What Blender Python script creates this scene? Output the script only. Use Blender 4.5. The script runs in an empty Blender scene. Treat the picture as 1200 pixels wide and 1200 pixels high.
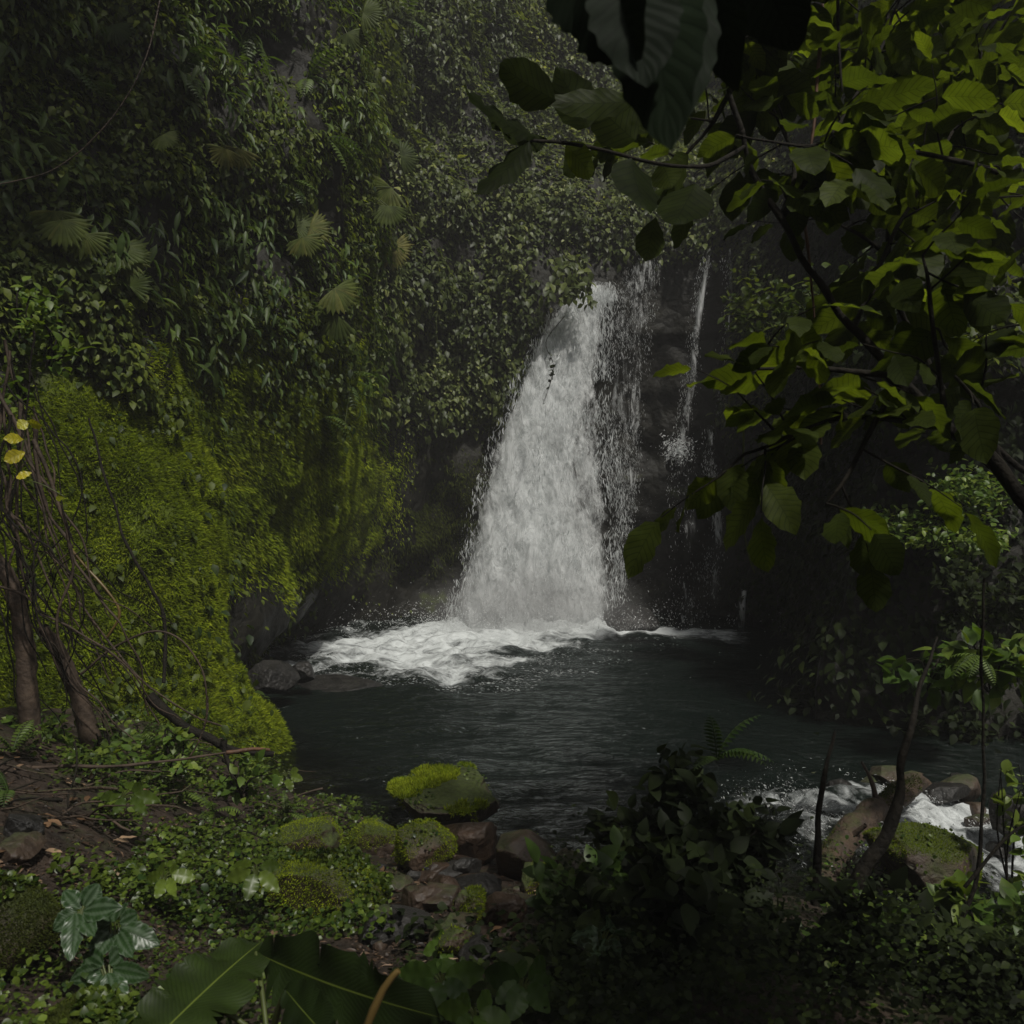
import bpy, bmesh, math, random
import numpy as np
from mathutils import Vector
from mathutils.bvhtree import BVHTree

R = math.radians
sc = bpy.context.scene
col = sc.collection
rng = np.random.default_rng(7)
random.seed(7)

# ------------------------------------------------------------------ camera, sky, sun, exposure
CAM = np.array([0.0, 0.0, 2.6])
cam_d = bpy.data.cameras.new('camera'); cam = bpy.data.objects.new('camera', cam_d); col.objects.link(cam)
cam.location = CAM; cam.rotation_euler = (R(90), 0, 0)
cam_d.sensor_width = 36; cam_d.lens = 18 / math.tan(R(30)); cam_d.clip_start = 0.05; cam_d.clip_end = 400
cam_d.dof.use_dof = True; cam_d.dof.focus_distance = 14; cam_d.dof.aperture_fstop = 6.3
sc.camera = cam
SUN = np.array([0.27, -0.46, 0.86]); SUN /= np.linalg.norm(SUN)
elev = math.asin(SUN[2])
world = bpy.data.worlds.new('World'); sc.world = world; world.use_nodes = True
wn = world.node_tree; wn.nodes.clear()
wo = wn.nodes.new('ShaderNodeOutputWorld'); wb = wn.nodes.new('ShaderNodeBackground')
sky = wn.nodes.new('ShaderNodeTexSky'); sky.sky_type = 'NISHITA'; sky.sun_disc = False
sky.sun_elevation = elev; sky.sun_rotation = math.atan2(SUN[0], SUN[1]); sky.dust_density = 4
hs = wn.nodes.new('ShaderNodeHueSaturation'); hs.inputs['Saturation'].default_value = 0.2
wn.links.new(sky.outputs[0], hs.inputs['Color']); wn.links.new(hs.outputs[0], wb.inputs[0])
wb.inputs[1].default_value = 0.05
wn.links.new(wb.outputs[0], wo.inputs[0])
sun_d = bpy.data.lights.new('sun', 'SUN'); sun = bpy.data.objects.new('sun', sun_d); col.objects.link(sun)
sun_d.energy = 3.3; sun_d.angle = R(3); sun_d.color = (1, 0.96, 0.88)
sun.rotation_euler = Vector(-SUN).to_track_quat('-Z', 'Y').to_euler(); sun.location = (4, -2, 20)
sc.view_settings.view_transform = 'Standard'; sc.view_settings.look = 'None'
sc.view_settings.exposure = 0; sc.view_settings.gamma = 1
sc.render.engine = 'CYCLES'
sc.cycles.max_bounces = 6; sc.cycles.diffuse_bounces = 3; sc.cycles.glossy_bounces = 2
sc.cycles.transmission_bounces = 3; sc.cycles.transparent_max_bounces = 24; sc.cycles.volume_bounces = 0
sc.cycles.use_denoising = True; sc.cycles.caustics_reflective = False; sc.cycles.caustics_refractive = False

# ------------------------------------------------------------------ helpers
F = 1039.0
def at(px, py, Y):
    return np.array([(px - 600) / F * Y, Y, CAM[2] - (py - 600) / F * Y])
def nrm(v):
    v = np.asarray(v, float); return v / (np.linalg.norm(v, axis=-1, keepdims=True) + 1e-9)
def _h(ix, iy, iz, seed):
    h = (ix.astype(np.int64) * 374761393 + iy.astype(np.int64) * 668265263 + iz.astype(np.int64) * 2147483647 + seed * 144665) & 0xffffffff
    h = ((h ^ (h >> 13)) * 1274126177) & 0xffffffff
    h = ((h ^ (h >> 16)) * 2246822519) & 0xffffffff
    return ((h ^ (h >> 15)) & 0xffff) / 32767.5 - 1
def vnoise(P, seed=0):
    P = np.asarray(P, float); i = np.floor(P); f = P - i; f = f * f * (3 - 2 * f); i = i.astype(np.int64)
    r = 0
    for a in (0, 1):
        for b in (0, 1):
            for c in (0, 1):
                w = (f[..., 0] if a else 1 - f[..., 0]) * (f[..., 1] if b else 1 - f[..., 1]) * (f[..., 2] if c else 1 - f[..., 2])
                r = r + w * _h(i[..., 0] + a, i[..., 1] + b, i[..., 2] + c, seed)
    return r
def fbm(P, o=4, seed=0, g=0.5):
    P = np.asarray(P, float); r = 0; a = 1; t = 0
    for k in range(o):
        r = r + a * vnoise(P, seed + k * 17); t += a; a *= g; P = P * 2.03 + 11.3
    return r / t
def sstep(a, b, x):
    t = np.clip((x - a) / (b - a), 0, 1); return t * t * (3 - 2 * t)
def catmull(P, n):
    P = np.asarray(P, float); Q = np.vstack([2 * P[0] - P[1], P, 2 * P[-1] - P[-2]])
    t = np.linspace(0, len(P) - 1, n); k = np.minimum(t.astype(int), len(P) - 2); f = (t - k)[:, None]
    a, b, c, d = Q[k], Q[k + 1], Q[k + 2], Q[k + 3]
    return 0.5 * (2 * b + (c - a) * f + (2 * a - 5 * b + 4 * c - d) * f ** 2 + (3 * b - a - 3 * c + d) * f ** 3)

class MB:
    """collects shapes, then links them as ONE mesh object"""
    def __init__(s): s.V = []; s.T = []; s.Q = []; s.U = []; s.R = []; s.n = 0
    def add(s, V, T=None, Q=None, uv=None, rnd=0.5):
        V = np.asarray(V, float).reshape(-1, 3); m = len(V)
        s.V.append(V)
        if T is not None and len(T): s.T.append(np.asarray(T).reshape(-1, 3) + s.n)
        if Q is not None and len(Q): s.Q.append(np.asarray(Q).reshape(-1, 4) + s.n)
        s.U.append(np.zeros((m, 2)) if uv is None else np.asarray(uv, float).reshape(-1, 2))
        s.R.append(np.broadcast_to(np.asarray(rnd, float), (m,)).copy()); s.n += m
    def build(s, name, mat, parent=None, smooth=True, extra=None):
        V = np.concatenate(s.V) if s.V else np.zeros((0, 3))
        if parent is not None: V = V - np.array(parent.location)
        T = np.concatenate(s.T) if s.T else np.zeros((0, 3), int); Q = np.concatenate(s.Q) if s.Q else np.zeros((0, 4), int)
        me = bpy.data.meshes.new(name); me.vertices.add(len(V)); me.vertices.foreach_set('co', V.astype(np.float32).ravel())
        L = np.concatenate([T.ravel(), Q.ravel()]).astype(np.int32); me.loops.add(len(L)); me.loops.foreach_set('vertex_index', L)
        st = np.concatenate([np.arange(len(T)) * 3, len(T) * 3 + np.arange(len(Q)) * 4]).astype(np.int32)
        me.polygons.add(len(st)); me.polygons.foreach_set('loop_start', st)
        me.polygons.foreach_set('use_smooth', np.full(len(st), smooth))
        me.update(calc_edges=True)
        a = me.attributes.new('luv', 'FLOAT_VECTOR', 'POINT'); U = np.concatenate(s.U); U3 = np.zeros((len(U), 3), np.float32); U3[:, :2] = U
        a.data.foreach_set('vector', U3.ravel())
        a = me.attributes.new('rnd', 'FLOAT', 'POINT'); a.data.foreach_set('value', np.concatenate(s.R).astype(np.float32))
        for k, x in (extra or {}).items():
            a = me.attributes.new(k, 'FLOAT', 'POINT'); a.data.foreach_set('value', np.asarray(x, np.float32).ravel())
        me.materials.append(mat)
        o = bpy.data.objects.new(name, me); col.objects.link(o)
        if parent is not None: o.parent = parent
        return o
def tag(o, label=None, cat=None, group=None, kind=None):
    if label: o['label'] = label
    if cat: o['category'] = cat
    if group: o['group'] = group
    if kind: o['kind'] = kind
    return o
def thing(name, label, cat, loc, group=None):
    o = bpy.data.objects.new(name, None); col.objects.link(o); o.location = [float(q) for q in loc]; o.empty_display_size = 0.1
    return tag(o, label, cat, group)

# ------------------------------------------------------------------ materials
def newmat(name):
    m = bpy.data.materials.new(name); m.use_nodes = True; t = m.node_tree; t.nodes.clear()
    def N(ty, **kw):
        n = t.nodes.new(ty)
        for k, v in kw.items():
            if hasattr(n, k) and k not in n.inputs: setattr(n, k, v)
            else: n.inputs[k].default_value = v
        return n
    def L(a, b): t.links.new(a, b)
    return m, N, L
def ramp(N, stops):
    r = N('ShaderNodeValToRGB'); e = r.color_ramp.elements
    while len(e) < len(stops): e.new(0.5)
    for k, (p, c) in enumerate(stops): e[k].position = p; e[k].color = (*c, 1) if len(c) == 3 else c
    return r
def g3(x): return (x, x, x)
def leafmat(name, stops, trans=0.4, rough=0.4, spec=0.5, vein=0, tmul=(1.5, 1.5, 0.5), stripe=None, rib=None):
    m, N, L = newmat(name)
    at_ = N('ShaderNodeAttribute', attribute_name='rnd'); r = ramp(N, stops); L(at_.outputs['Fac'], r.inputs[0])
    nz = N('ShaderNodeTexNoise', Scale=9.0, Detail=3.0); tc = N('ShaderNodeTexCoord'); L(tc.outputs['Object'], nz.inputs[0])
    mr = N('ShaderNodeMapRange'); mr.inputs[1].default_value = .3; mr.inputs[2].default_value = .7; mr.inputs[3].default_value = .65; mr.inputs[4].default_value = 1.3
    L(nz.outputs[0], mr.inputs[0])
    mx = N('ShaderNodeMix', data_type='RGBA', blend_type='MULTIPLY'); mx.inputs[0].default_value = 1
    L(r.outputs[0], mx.inputs[6]); L(mr.outputs[0], mx.inputs[7]); cur = mx.outputs[2]
    bs = N('ShaderNodeBsdfPrincipled', Roughness=rough); bs.inputs['Specular IOR Level'].default_value = spec
    if vein:
        lu = N('ShaderNodeAttribute', attribute_name='luv'); sp = N('ShaderNodeSeparateXYZ'); L(lu.outputs['Vector'], sp.inputs[0])
        ab = N('ShaderNodeMath', operation='ABSOLUTE'); L(sp.outputs[0], ab.inputs[0])
        m1 = N('ShaderNodeMath', operation='MULTIPLY'); L(ab.outputs[0], m1.inputs[0]); m1.inputs[1].default_value = -0.22
        a1 = N('ShaderNodeMath', operation='ADD'); L(sp.outputs[1], a1.inputs[0]); L(m1.outputs[0], a1.inputs[1])
        m2 = N('ShaderNodeMath', operation='MULTIPLY'); L(a1.outputs[0], m2.inputs[0]); m2.inputs[1].default_value = vein
        pp = N('ShaderNodeMath', operation='PINGPONG'); L(m2.outputs[0], pp.inputs[0]); pp.inputs[1].default_value = 0.5
        mn = N('ShaderNodeMath', operation='MINIMUM'); L(pp.outputs[0], mn.inputs[0])
        m3 = N('ShaderNodeMath', operation='MULTIPLY'); L(ab.outputs[0], m3.inputs[0]); m3.inputs[1].default_value = 4.0; L(m3.outputs[0], mn.inputs[1])
        vm = N('ShaderNodeMapRange'); L(mn.outputs[0], vm.inputs[0]); vm.inputs[1].default_value = 0; vm.inputs[2].default_value = .13; vm.inputs[3].default_value = 1; vm.inputs[4].default_value = 0
        vx = N('ShaderNodeMix', data_type='RGBA', blend_type='MULTIPLY'); L(vm.outputs[0], vx.inputs[0]); L(cur, vx.inputs[6]); vx.inputs[7].default_value = (.45, .5, .45, 1)
        cur = vx.outputs[2]
        bp = N('ShaderNodeBump', Strength=0.35, Distance=0.003); L(mn.outputs[0], bp.inputs['Height']); L(bp.outputs[0], bs.inputs['Normal'])
        if rib:
            rm = N('ShaderNodeMapRange'); L(ab.outputs[0], rm.inputs[0]); rm.inputs[1].default_value = .01; rm.inputs[2].default_value = .03; rm.inputs[3].default_value = 1; rm.inputs[4].default_value = 0
            rx = N('ShaderNodeMix', data_type='RGBA'); L(rm.outputs[0], rx.inputs[0]); L(cur, rx.inputs[6]); rx.inputs[7].default_value = (*rib, 1); cur = rx.outputs[2]
        if stripe:
            q = N('ShaderNodeMath', operation='PINGPONG'); L(ab.outputs[0], q.inputs[0]); q.inputs[1].default_value = .34
            qm = N('ShaderNodeMapRange'); L(q.outputs[0], qm.inputs[0]); qm.inputs[1].default_value = .12; qm.inputs[2].default_value = .26; qm.inputs[3].default_value = 0; qm.inputs[4].default_value = 1
            sx = N('ShaderNodeMix', data_type='RGBA'); L(qm.outputs[0], sx.inputs[0]); L(cur, sx.inputs[6]); sx.inputs[7].default_value = (*stripe, 1); cur = sx.outputs[2]
    tm = N('ShaderNodeMix', data_type='RGBA', blend_type='MULTIPLY'); tm.inputs[0].default_value = 1; L(cur, tm.inputs[6]); tm.inputs[7].default_value = (*tmul, 1)
    tr = N('ShaderNodeBsdfTranslucent'); L(tm.outputs[2], tr.inputs[0]); L(cur, bs.inputs['Base Color'])
    ms = N('ShaderNodeMixShader'); ms.inputs[0].default_value = trans; L(bs.outputs[0], ms.inputs[1]); L(tr.outputs[0], ms.inputs[2])
    o = N('ShaderNodeOutputMaterial'); L(ms.outputs[0], o.inputs[0])
    return m
def rockmat(name, c1, c2, scale=3.0, rough=0.45, moss=None, bump=0.03, moss_lo=0.35, spec=0.5, attr=None):
    m, N, L = newmat(name); tc = N('ShaderNodeTexCoord'); geo = N('ShaderNodeNewGeometry')
    n1 = N('ShaderNodeTexNoise', Scale=scale, Detail=8.0, Roughness=0.65); L(geo.outputs['Position'], n1.inputs[0])
    n2 = N('ShaderNodeTexVoronoi', Scale=scale * 2.3, feature='DISTANCE_TO_EDGE'); L(geo.outputs['Position'], n2.inputs[0])
    r = ramp(N, [(0.3, c1), (0.7, c2)]); L(n1.outputs[0], r.inputs[0]); cur = r.outputs[0]
    bs = N('ShaderNodeBsdfPrincipled'); bs.inputs['Specular IOR Level'].default_value = spec
    rr = N('ShaderNodeMapRange'); L(n1.outputs[0], rr.inputs[0]); rr.inputs[3].default_value = rough - .2; rr.inputs[4].default_value = rough + .35
    if moss:
        n3 = N('ShaderNodeTexNoise', Scale=scale * .6, Detail=7.0, Roughness=0.7); L(geo.outputs['Position'], n3.inputs[0])
        sp = N('ShaderNodeSeparateXYZ'); L(geo.outputs['Normal'], sp.inputs[0])
        ad = N('ShaderNodeMath', operation='MULTIPLY_ADD'); L(sp.outputs[2], ad.inputs[0]); ad.inputs[1].default_value = .35; L(n3.outputs[0], ad.inputs[2])
        mm = N('ShaderNodeMapRange'); 
        if attr:
            ma = N('ShaderNodeAttribute', attribute_name=attr); a2 = N('ShaderNodeMath', operation='MULTIPLY_ADD'); L(ma.outputs['Fac'], a2.inputs[0]); a2.inputs[1].default_value = .5; L(ad.outputs[0], a2.inputs[2]); L(a2.outputs[0], mm.inputs[0])
        else: L(ad.outputs[0], mm.inputs[0])
        mm.inputs[1].default_value = moss_lo; mm.inputs[2].default_value = moss_lo + .22
        n4 = N('ShaderNodeTexNoise', Scale=40.0, Detail=4.0); L(geo.outputs['Position'], n4.inputs[0])
        mc = ramp(N, [(.3, tuple(q * .45 for q in moss)), (.7, moss)]); L(n4.outputs[0], mc.inputs[0])
        mx = N('ShaderNodeMix', data_type='RGBA'); L(mm.outputs[0], mx.inputs[0]); L(cur, mx.inputs[6]); L(mc.outputs[0], mx.inputs[7]); cur = mx.outputs[2]
        r2 = N('ShaderNodeMix'); L(mm.outputs[0], r2.inputs[0]); L(rr.outputs[0], r2.inputs[2]); r2.inputs[3].default_value = .9; L(r2.outputs[0], bs.inputs['Roughness'])
    else: L(rr.outputs[0], bs.inputs['Roughness'])
    L(cur, bs.inputs['Base Color'])
    b = N('ShaderNodeBump', Strength=0.9, Distance=bump); L(n1.outputs[0], b.inputs['Height'])
    b2 = N('ShaderNodeBump', Strength=0.4, Distance=bump); L(n2.outputs[0], b2.inputs['Height']); L(b.outputs[0], b2.inputs['Normal']); L(b2.outputs[0], bs.inputs['Normal'])
    o = N('ShaderNodeOutputMaterial'); L(bs.outputs[0], o.inputs[0]); return m

M = {}
M['creeper'] = leafmat('creeper_leaf', [(0, (.018, .035, .008)), (.5, (.06, .085, .012)), (.85, (.11, .14, .018)), (1, (.17, .21, .03))], .35, .5, .22)
M['far_leaf'] = leafmat('far_leaf', [(0, (.03, .045, .012)), (.5, (.08, .105, .028)), (.85, (.15, .18, .05)), (1, (.3, .32, .11))], .4, .45, .3)
M['shade_dark_leaf'] = leafmat('shade_dark_leaf', [(0, (.008, .012, .005)), (.6, (.018, .027, .008)), (1, (.034, .048, .012))], .3, .55, .1)  # leaf green darkened in colour to carry the shade on the right side
M['shrub_leaf'] = leafmat('shrub_leaf', [(0, (.03, .06, .012)), (.6, (.075, .13, .02)), (1, (.16, .21, .035))], .38, .42, .28)
M['big_leaf'] = leafmat('big_leaf', [(0, (.02, .03, .007)), (.5, (.043, .06, .012)), (.85, (.062, .084, .016)), (1, (.088, .115, .02))], .66, .5, .15, vein=9, tmul=(1.6, 1.6, .35))
M['near_leaf'] = leafmat('near_leaf', [(0, (.008, .013, .007)), (1, (.016, .026, .013))], .12, .6, .06, vein=11)
M['palm'] = leafmat('palm_leaf', [(0, (.03, .05, .012)), (.6, (.085, .11, .025)), (1, (.2, .18, .05))], .4, .5, .12)
M['fern'] = leafmat('fern_leaf', [(0, (.03, .06, .012)), (1, (.1, .15, .025))], .35, .5, .4)
M['cover'] = leafmat('cover_leaf', [(0, (.02, .045, .008)), (.7, (.062, .092, .01)), (1, (.12, .17, .025))], .3, .38, .35)
M['stripe'] = leafmat('striped_leaf', [(0, (.018, .045, .012)), (1, (.03, .065, .018))], .2, .38, .5, vein=10, stripe=(.06, .095, .05))
M['banana'] = leafmat('banana_leaf', [(0, (.014, .026, .006)), (1, (.032, .052, .01))], .3, .42, .25, vein=34, rib=(.13, .17, .03))
M['yellow'] = leafmat('yellow_leaf', [(0, (.3, .33, .02)), (1, (.5, .42, .02))], .4, .4, .4, vein=6)
M['dry'] = leafmat('dry_leaf', [(0, (.09, .05, .025)), (.7, (.22, .13, .07)), (1, (.4, .3, .2))], .15, .6, .3)
M['litter'] = leafmat('litter', [(0, (.012, .008, .006)), (.5, (.045, .028, .018)), (1, (.2, .13, .08))], .1, .5, .35)
M['moss'] = leafmat('moss_blade', [(0, (.07, .1, .006)), (.5, (.17, .225, .012)), (1, (.29, .33, .02))], .35, .8, .1)
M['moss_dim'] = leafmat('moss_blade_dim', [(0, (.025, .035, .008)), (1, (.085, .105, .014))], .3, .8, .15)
M['cliff'] = rockmat('cliff_rock', (.006, .006, .005), (.019, .018, .013), 1.6, .5, (.085, .115, .01), .12, .72, spec=.2, attr='mossy')
M['soil'] = rockmat('soil', (.01, .008, .006), (.05, .034, .024), 5, .6, (.035, .05, .01), .06, .83, spec=.3)
M['rock_dark'] = rockmat('rock_dark_wet', (.008, .008, .008), (.03, .028, .025), 6, .35, None, .04, spec=.3)
M['rock_brown'] = rockmat('rock_brown', (.014, .01, .008), (.07, .045, .028), 5, .45, (.035, .05, .008), .04, .72)
M['rock_red'] = rockmat('rock_red', (.014, .009, .006), (.058, .034, .02), 6, .45, None, .04)
M['rock_moss'] = rockmat('rock_moss', (.014, .01, .007), (.065, .04, .024), 5, .5, (.045, .062, .008), .05, .55)
M['bark'] = rockmat('bark', (.02, .014, .01), (.085, .06, .042), 9, .7, None, .015, spec=.3)
M['bark_dark'] = rockmat('bark_dark', (.005, .0045, .004), (.022, .019, .014), 11, .75, (.02, .026, .006), .02, .8, spec=.12)
M['bark_red'] = rockmat('bark_red', (.04, .02, .01), (.14, .065, .03), 9, .6, None, .012)
M['bark_log'] = rockmat('bark_log', (.018, .011, .007), (.075, .046, .026), 9, .6, (.05, .065, .01), .05, .74)
M['stem'] = leafmat('stem', [(0, (.03, .045, .012)), (1, (.1, .12, .03))], .05, .45, .4)
M['stalk'] = leafmat('yellow_stalk', [(0, (.09, .058, .018)), (1, (.13, .09, .028))], .05, .4, .4)

def watermat():
    m, N, L = newmat('pool_water'); geo = N('ShaderNodeNewGeometry')
    fo = N('ShaderNodeAttribute', attribute_name='foam'); sh = N('ShaderNodeAttribute', attribute_name='shallow')
    mp = N('ShaderNodeMapping'); mp.inputs['Scale'].default_value = (1, 1.5, 1); L(geo.outputs['Position'], mp.inputs[0])
    n1 = N('ShaderNodeTexNoise', Scale=2.6, Detail=8.0, Roughness=.72, Distortion=1.3); L(mp.outputs[0], n1.inputs[0])
    n2 = N('ShaderNodeTexNoise', Scale=7.0, Detail=5.0, Roughness=.6, Distortion=.8); L(mp.outputs[0], n2.inputs[0])
    # foam threshold
    a = N('ShaderNodeMath', operation='MULTIPLY_ADD'); L(n1.outputs[0], a.inputs[0]); a.inputs[1].default_value = 1.1; L(fo.outputs['Fac'], a.inputs[2])
    mr = N('ShaderNodeMapRange'); L(a.outputs[0], mr.inputs[0]); mr.inputs[1].default_value = .98; mr.inputs[2].default_value = 1.5; mr.interpolation_type = 'SMOOTHSTEP'
    b = N('ShaderNodeBump', Strength=.8, Distance=.09); L(n2.outputs[0], b.inputs['Height'])
    gl = N('ShaderNodeBsdfGlossy', Roughness=.12); gl.inputs[0].default_value = (.9, .95, .95, 1); L(b.outputs[0], gl.inputs['Normal'])
    df = N('ShaderNodeBsdfDiffuse'); df.inputs[0].default_value = (.004, .007, .0055, 1)
    tp = N('ShaderNodeBsdfTransparent'); tp.inputs[0].default_value = (.5, .52, .42, 1)
    m1 = N('ShaderNodeMixShader'); L(sh.outputs['Fac'], m1.inputs[0]); L(df.outputs[0], m1.inputs[1]); L(tp.outputs[0], m1.inputs[2])
    fr = N('ShaderNodeFresnel', IOR=1.26); L(b.outputs[0], fr.inputs['Normal'])
    m2 = N('ShaderNodeMixShader'); L(fr.outputs[0], m2.inputs[0]); L(m1.outputs[0], m2.inputs[1]); L(gl.outputs[0], m2.inputs[2])
    fd = N('ShaderNodeBsdfDiffuse'); fd.inputs[0].default_value = (.6, .63, .63, 1)
    b3 = N('ShaderNodeBump', Strength=.8, Distance=.05); L(n1.outputs[0], b3.inputs['Height']); L(b3.outputs[0], fd.inputs['Normal'])
    m3 = N('ShaderNodeMixShader'); L(mr.outputs[0], m3.inputs[0]); L(m2.outputs[0], m3.inputs[1]); L(fd.outputs[0], m3.inputs[2])
    o = N('ShaderNodeOutputMaterial'); L(m3.outputs[0], o.inputs[0]); return m
M['water'] = watermat()
def fallmat(name, lo, hi, sx=4.2, sy=2.3):
    """white falling water: broken clumps, open where the water tears apart"""
    m, N, L = newmat(name); lu = N('ShaderNodeAttribute', attribute_name='luv'); de = N('ShaderNodeAttribute', attribute_name='dens'); rn = N('ShaderNodeAttribute', attribute_name='rnd')
    cx = N('ShaderNodeCombineXYZ'); sp = N('ShaderNodeSeparateXYZ'); L(lu.outputs['Vector'], sp.inputs[0])
    L(sp.outputs[0], cx.inputs[0]); L(sp.outputs[1], cx.inputs[1]); L(rn.outputs['Fac'], cx.inputs[2])
    mp = N('ShaderNodeMapping'); mp.inputs['Scale'].default_value = (sx, sy, 40); L(cx.outputs[0], mp.inputs[0])
    n1 = N('ShaderNodeTexNoise', Scale=1.0, Detail=7.0, Roughness=.7, Distortion=.9); L(mp.outputs[0], n1.inputs[0])
    a = N('ShaderNodeMath', operation='ADD'); L(n1.outputs[0], a.inputs[0]); L(de.outputs['Fac'], a.inputs[1])
    mr = N('ShaderNodeMapRange'); L(a.outputs[0], mr.inputs[0]); mr.inputs[1].default_value = lo; mr.inputs[2].default_value = hi; mr.interpolation_type = 'SMOOTHSTEP'
    df = N('ShaderNodeBsdfDiffuse'); df.inputs[0].default_value = (.88, .9, .9, 1)
    b = N('ShaderNodeBump', Strength=1.0, Distance=.08); L(n1.outputs[0], b.inputs['Height']); L(b.outputs[0], df.inputs['Normal'])
    tl = N('ShaderNodeBsdfTranslucent'); tl.inputs[0].default_value = (.75, .78, .78, 1)
    m1 = N('ShaderNodeMixShader'); m1.inputs[0].default_value = .45; L(df.outputs[0], m1.inputs[1]); L(tl.outputs[0], m1.inputs[2])
    tp = N('ShaderNodeBsdfTransparent'); m2 = N('ShaderNodeMixShader'); L(mr.outputs[0], m2.inputs[0]); L(tp.outputs[0], m2.inputs[1]); L(m1.outputs[0], m2.inputs[2])
    o = N('ShaderNodeOutputMaterial'); L(m2.outputs[0], o.inputs[0]); return m
M['fall'] = fallmat('falling_water', .5, .86, 4.2, 1.7)
M['streak'] = fallmat('water_streak', .48, .78, 8, 1.6)
m, N, L = newmat('water_drops'); d = N('ShaderNodeBsdfDiffuse'); d.inputs[0].default_value = (.8, .82, .82, 1); t_ = N('ShaderNodeBsdfTranslucent'); t_.inputs[0].default_value = (.8, .82, .82, 1)
ms = N('ShaderNodeMixShader'); ms.inputs[0].default_value = .45; L(d.outputs[0], ms.inputs[1]); L(t_.outputs[0], ms.inputs[2]); o = N('ShaderNodeOutputMaterial'); L(ms.outputs[0], o.inputs[0]); M['drops'] = m

# ------------------------------------------------------------------ terrain
YE_X = [-9, -4, -2.5, -1.2, 0, 1.5, 2.4, 3.4, 5, 8, 14, 40]; YE_Y = [11, 10.4, 9.6, 7.75, 7.35, 7.2, 6.5, 5.9, 5.6, 5.2, 5, 5]
def ground_z(x, y):
    x = np.asarray(x, float); y = np.asarray(y, float)
    d = np.interp(x, YE_X, YE_Y) - y
    z = np.where(d > 0, -.12 + .185 * np.minimum(d, 5.6), -.12 + .35 * np.maximum(d, -2.5))
    z = z + .5 * sstep(-1.6, -4.2, x) * sstep(-.3, 2, d)          # left bank rises
    z = z + .85 * np.maximum(0, 1.2 - y - .25 * np.abs(x)) * .8     # unseen hillside behind the camera, raised to block low sky light
    P = np.stack([x, y, x * 0], -1)
    return z + .16 * fbm(P * .8, 3, 3) * sstep(-1.5, .8, d) + .05 * fbm(P * 3, 3, 5)
gx = np.concatenate([np.linspace(-40, -7, 20)[:-1], np.linspace(-7, 8, 230), np.linspace(8, 40, 20)[1:]])
gy = np.concatenate([np.linspace(-30, 0, 25)[:-1], np.linspace(0, 12, 200), np.linspace(12, 45, 30)[1:]])
X, Y = np.meshgrid(gx, gy); Z = ground_z(X, Y)
def gridq(nr, nc):
    i = (np.arange(nr - 1)[:, None] * nc + np.arange(nc - 1)[None]).ravel()
    return np.stack([i, i + 1, i + nc + 1, i + nc], -1)
mb = MB(); GV = np.stack([X, Y, Z], -1).reshape(-1, 3); GQ = gridq(len(gy), len(gx)); mb.add(GV, Q=GQ)
tag(mb.build('ground', M['soil']), 'dark muddy bank sloping down to the plunge pool', kind='structure')
def on_ground(x, y): return np.array([x, y, float(ground_z(x, y))])

# ------------------------------------------------------------------ cliff
LV = [-1.5, 0, 1.2, 3.6, 8, 9.6, 15, 25]
CT = [
 [(-14,-8),(-9,1),(-7,4),(-5.2,6.8),(-3.9,8.4),(-2.5,9.75),(-3.5,10.9),(-4.2,12.5),(-4.5,15),(-4.7,18),(-3.2,21.3),(-0.5,22.6),(2,23),(5,22.3),(5.7,19.5),(5.5,15.5),(4.9,12.2),(6.2,10.4),(34,9)],
 [(-14,-8),(-9,1),(-7,4),(-5.2,6.8),(-3.9,8.4),(-2.5,9.75),(-3.5,10.9),(-4.2,12.5),(-4.5,15),(-4.7,18),(-3.2,21.3),(-0.5,22.6),(2,23),(5,22.3),(5.7,19.5),(5.5,15.5),(4.9,12.2),(6.2,10.4),(34,9)],
 [(-14,-8),(-9.2,1),(-7.2,4),(-5.5,6.9),(-4.2,8.6),(-3.3,10.1),(-3.9,11.2),(-3.5,12.6),(-3.4,14.9),(-3.9,17.8),(-3.2,21.5),(-0.5,22.8),(2,23.1),(5,22.5),(5.8,19.6),(5.6,15.6),(5.1,12.3),(6.5,10.5),(34,9)],
 [(-14,-8),(-9.5,1),(-7.5,4),(-5.9,7),(-4.8,8.7),(-3.8,10.2),(-4,11.3),(-3.25,12.5),(-2.75,14.8),(-3.2,17.5),(-2.8,21),(-0.5,22.4),(2,22.8),(5,22.5),(6.1,19.8),(6,15.6),(5.7,12.5),(7.2,10.7),(34,9)],
 [(-15,-8),(-10,1),(-8,4),(-6.6,7),(-5.5,9),(-4.4,10.8),(-3.8,12),(-3.1,13.2),(-2.5,14.8),(-3.1,17.5),(-2.8,20.3),(-0.6,21.5),(1.7,22),(5.1,22.2),(6.4,19.8),(6.6,15.7),(6.9,12.7),(9,11),(34,10)],
 [(-15,-8),(-10.2,1),(-8.2,4),(-6.9,7.1),(-5.8,9.1),(-4.7,11),(-4,12.3),(-3.3,13.5),(-2.6,15),(-3.1,17.6),(-2.8,20.4),(-0.8,21.8),(1.5,22.2),(5,22.5),(6.6,20),(7,15.8),(7.4,12.8),(10,11.2),(34,10)],
 [(-16,-8),(-11,1),(-9,4),(-8,7.2),(-7,9.5),(-5.8,11.5),(-5,13),(-4.2,14.5),(-3.4,16),(-3.6,18.5),(-3,21.5),(-1,23.5),(1.5,26),(5,26.5),(8,22),(9,17),(10.5,13.5),(15,12),(34,11)],
 [(-18,-8),(-13,1),(-11,4),(-10,7.5),(-9,10.5),(-7.8,13),(-7,15),(-6.2,16.5),(-5.4,18),(-5.4,20.5),(-4.6,24),(-2,27),(1.5,30),(5,30),(10,25),(12,19),(13,15),(17,13),(34,12)]]
NS, NZ = 560, 230
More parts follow.
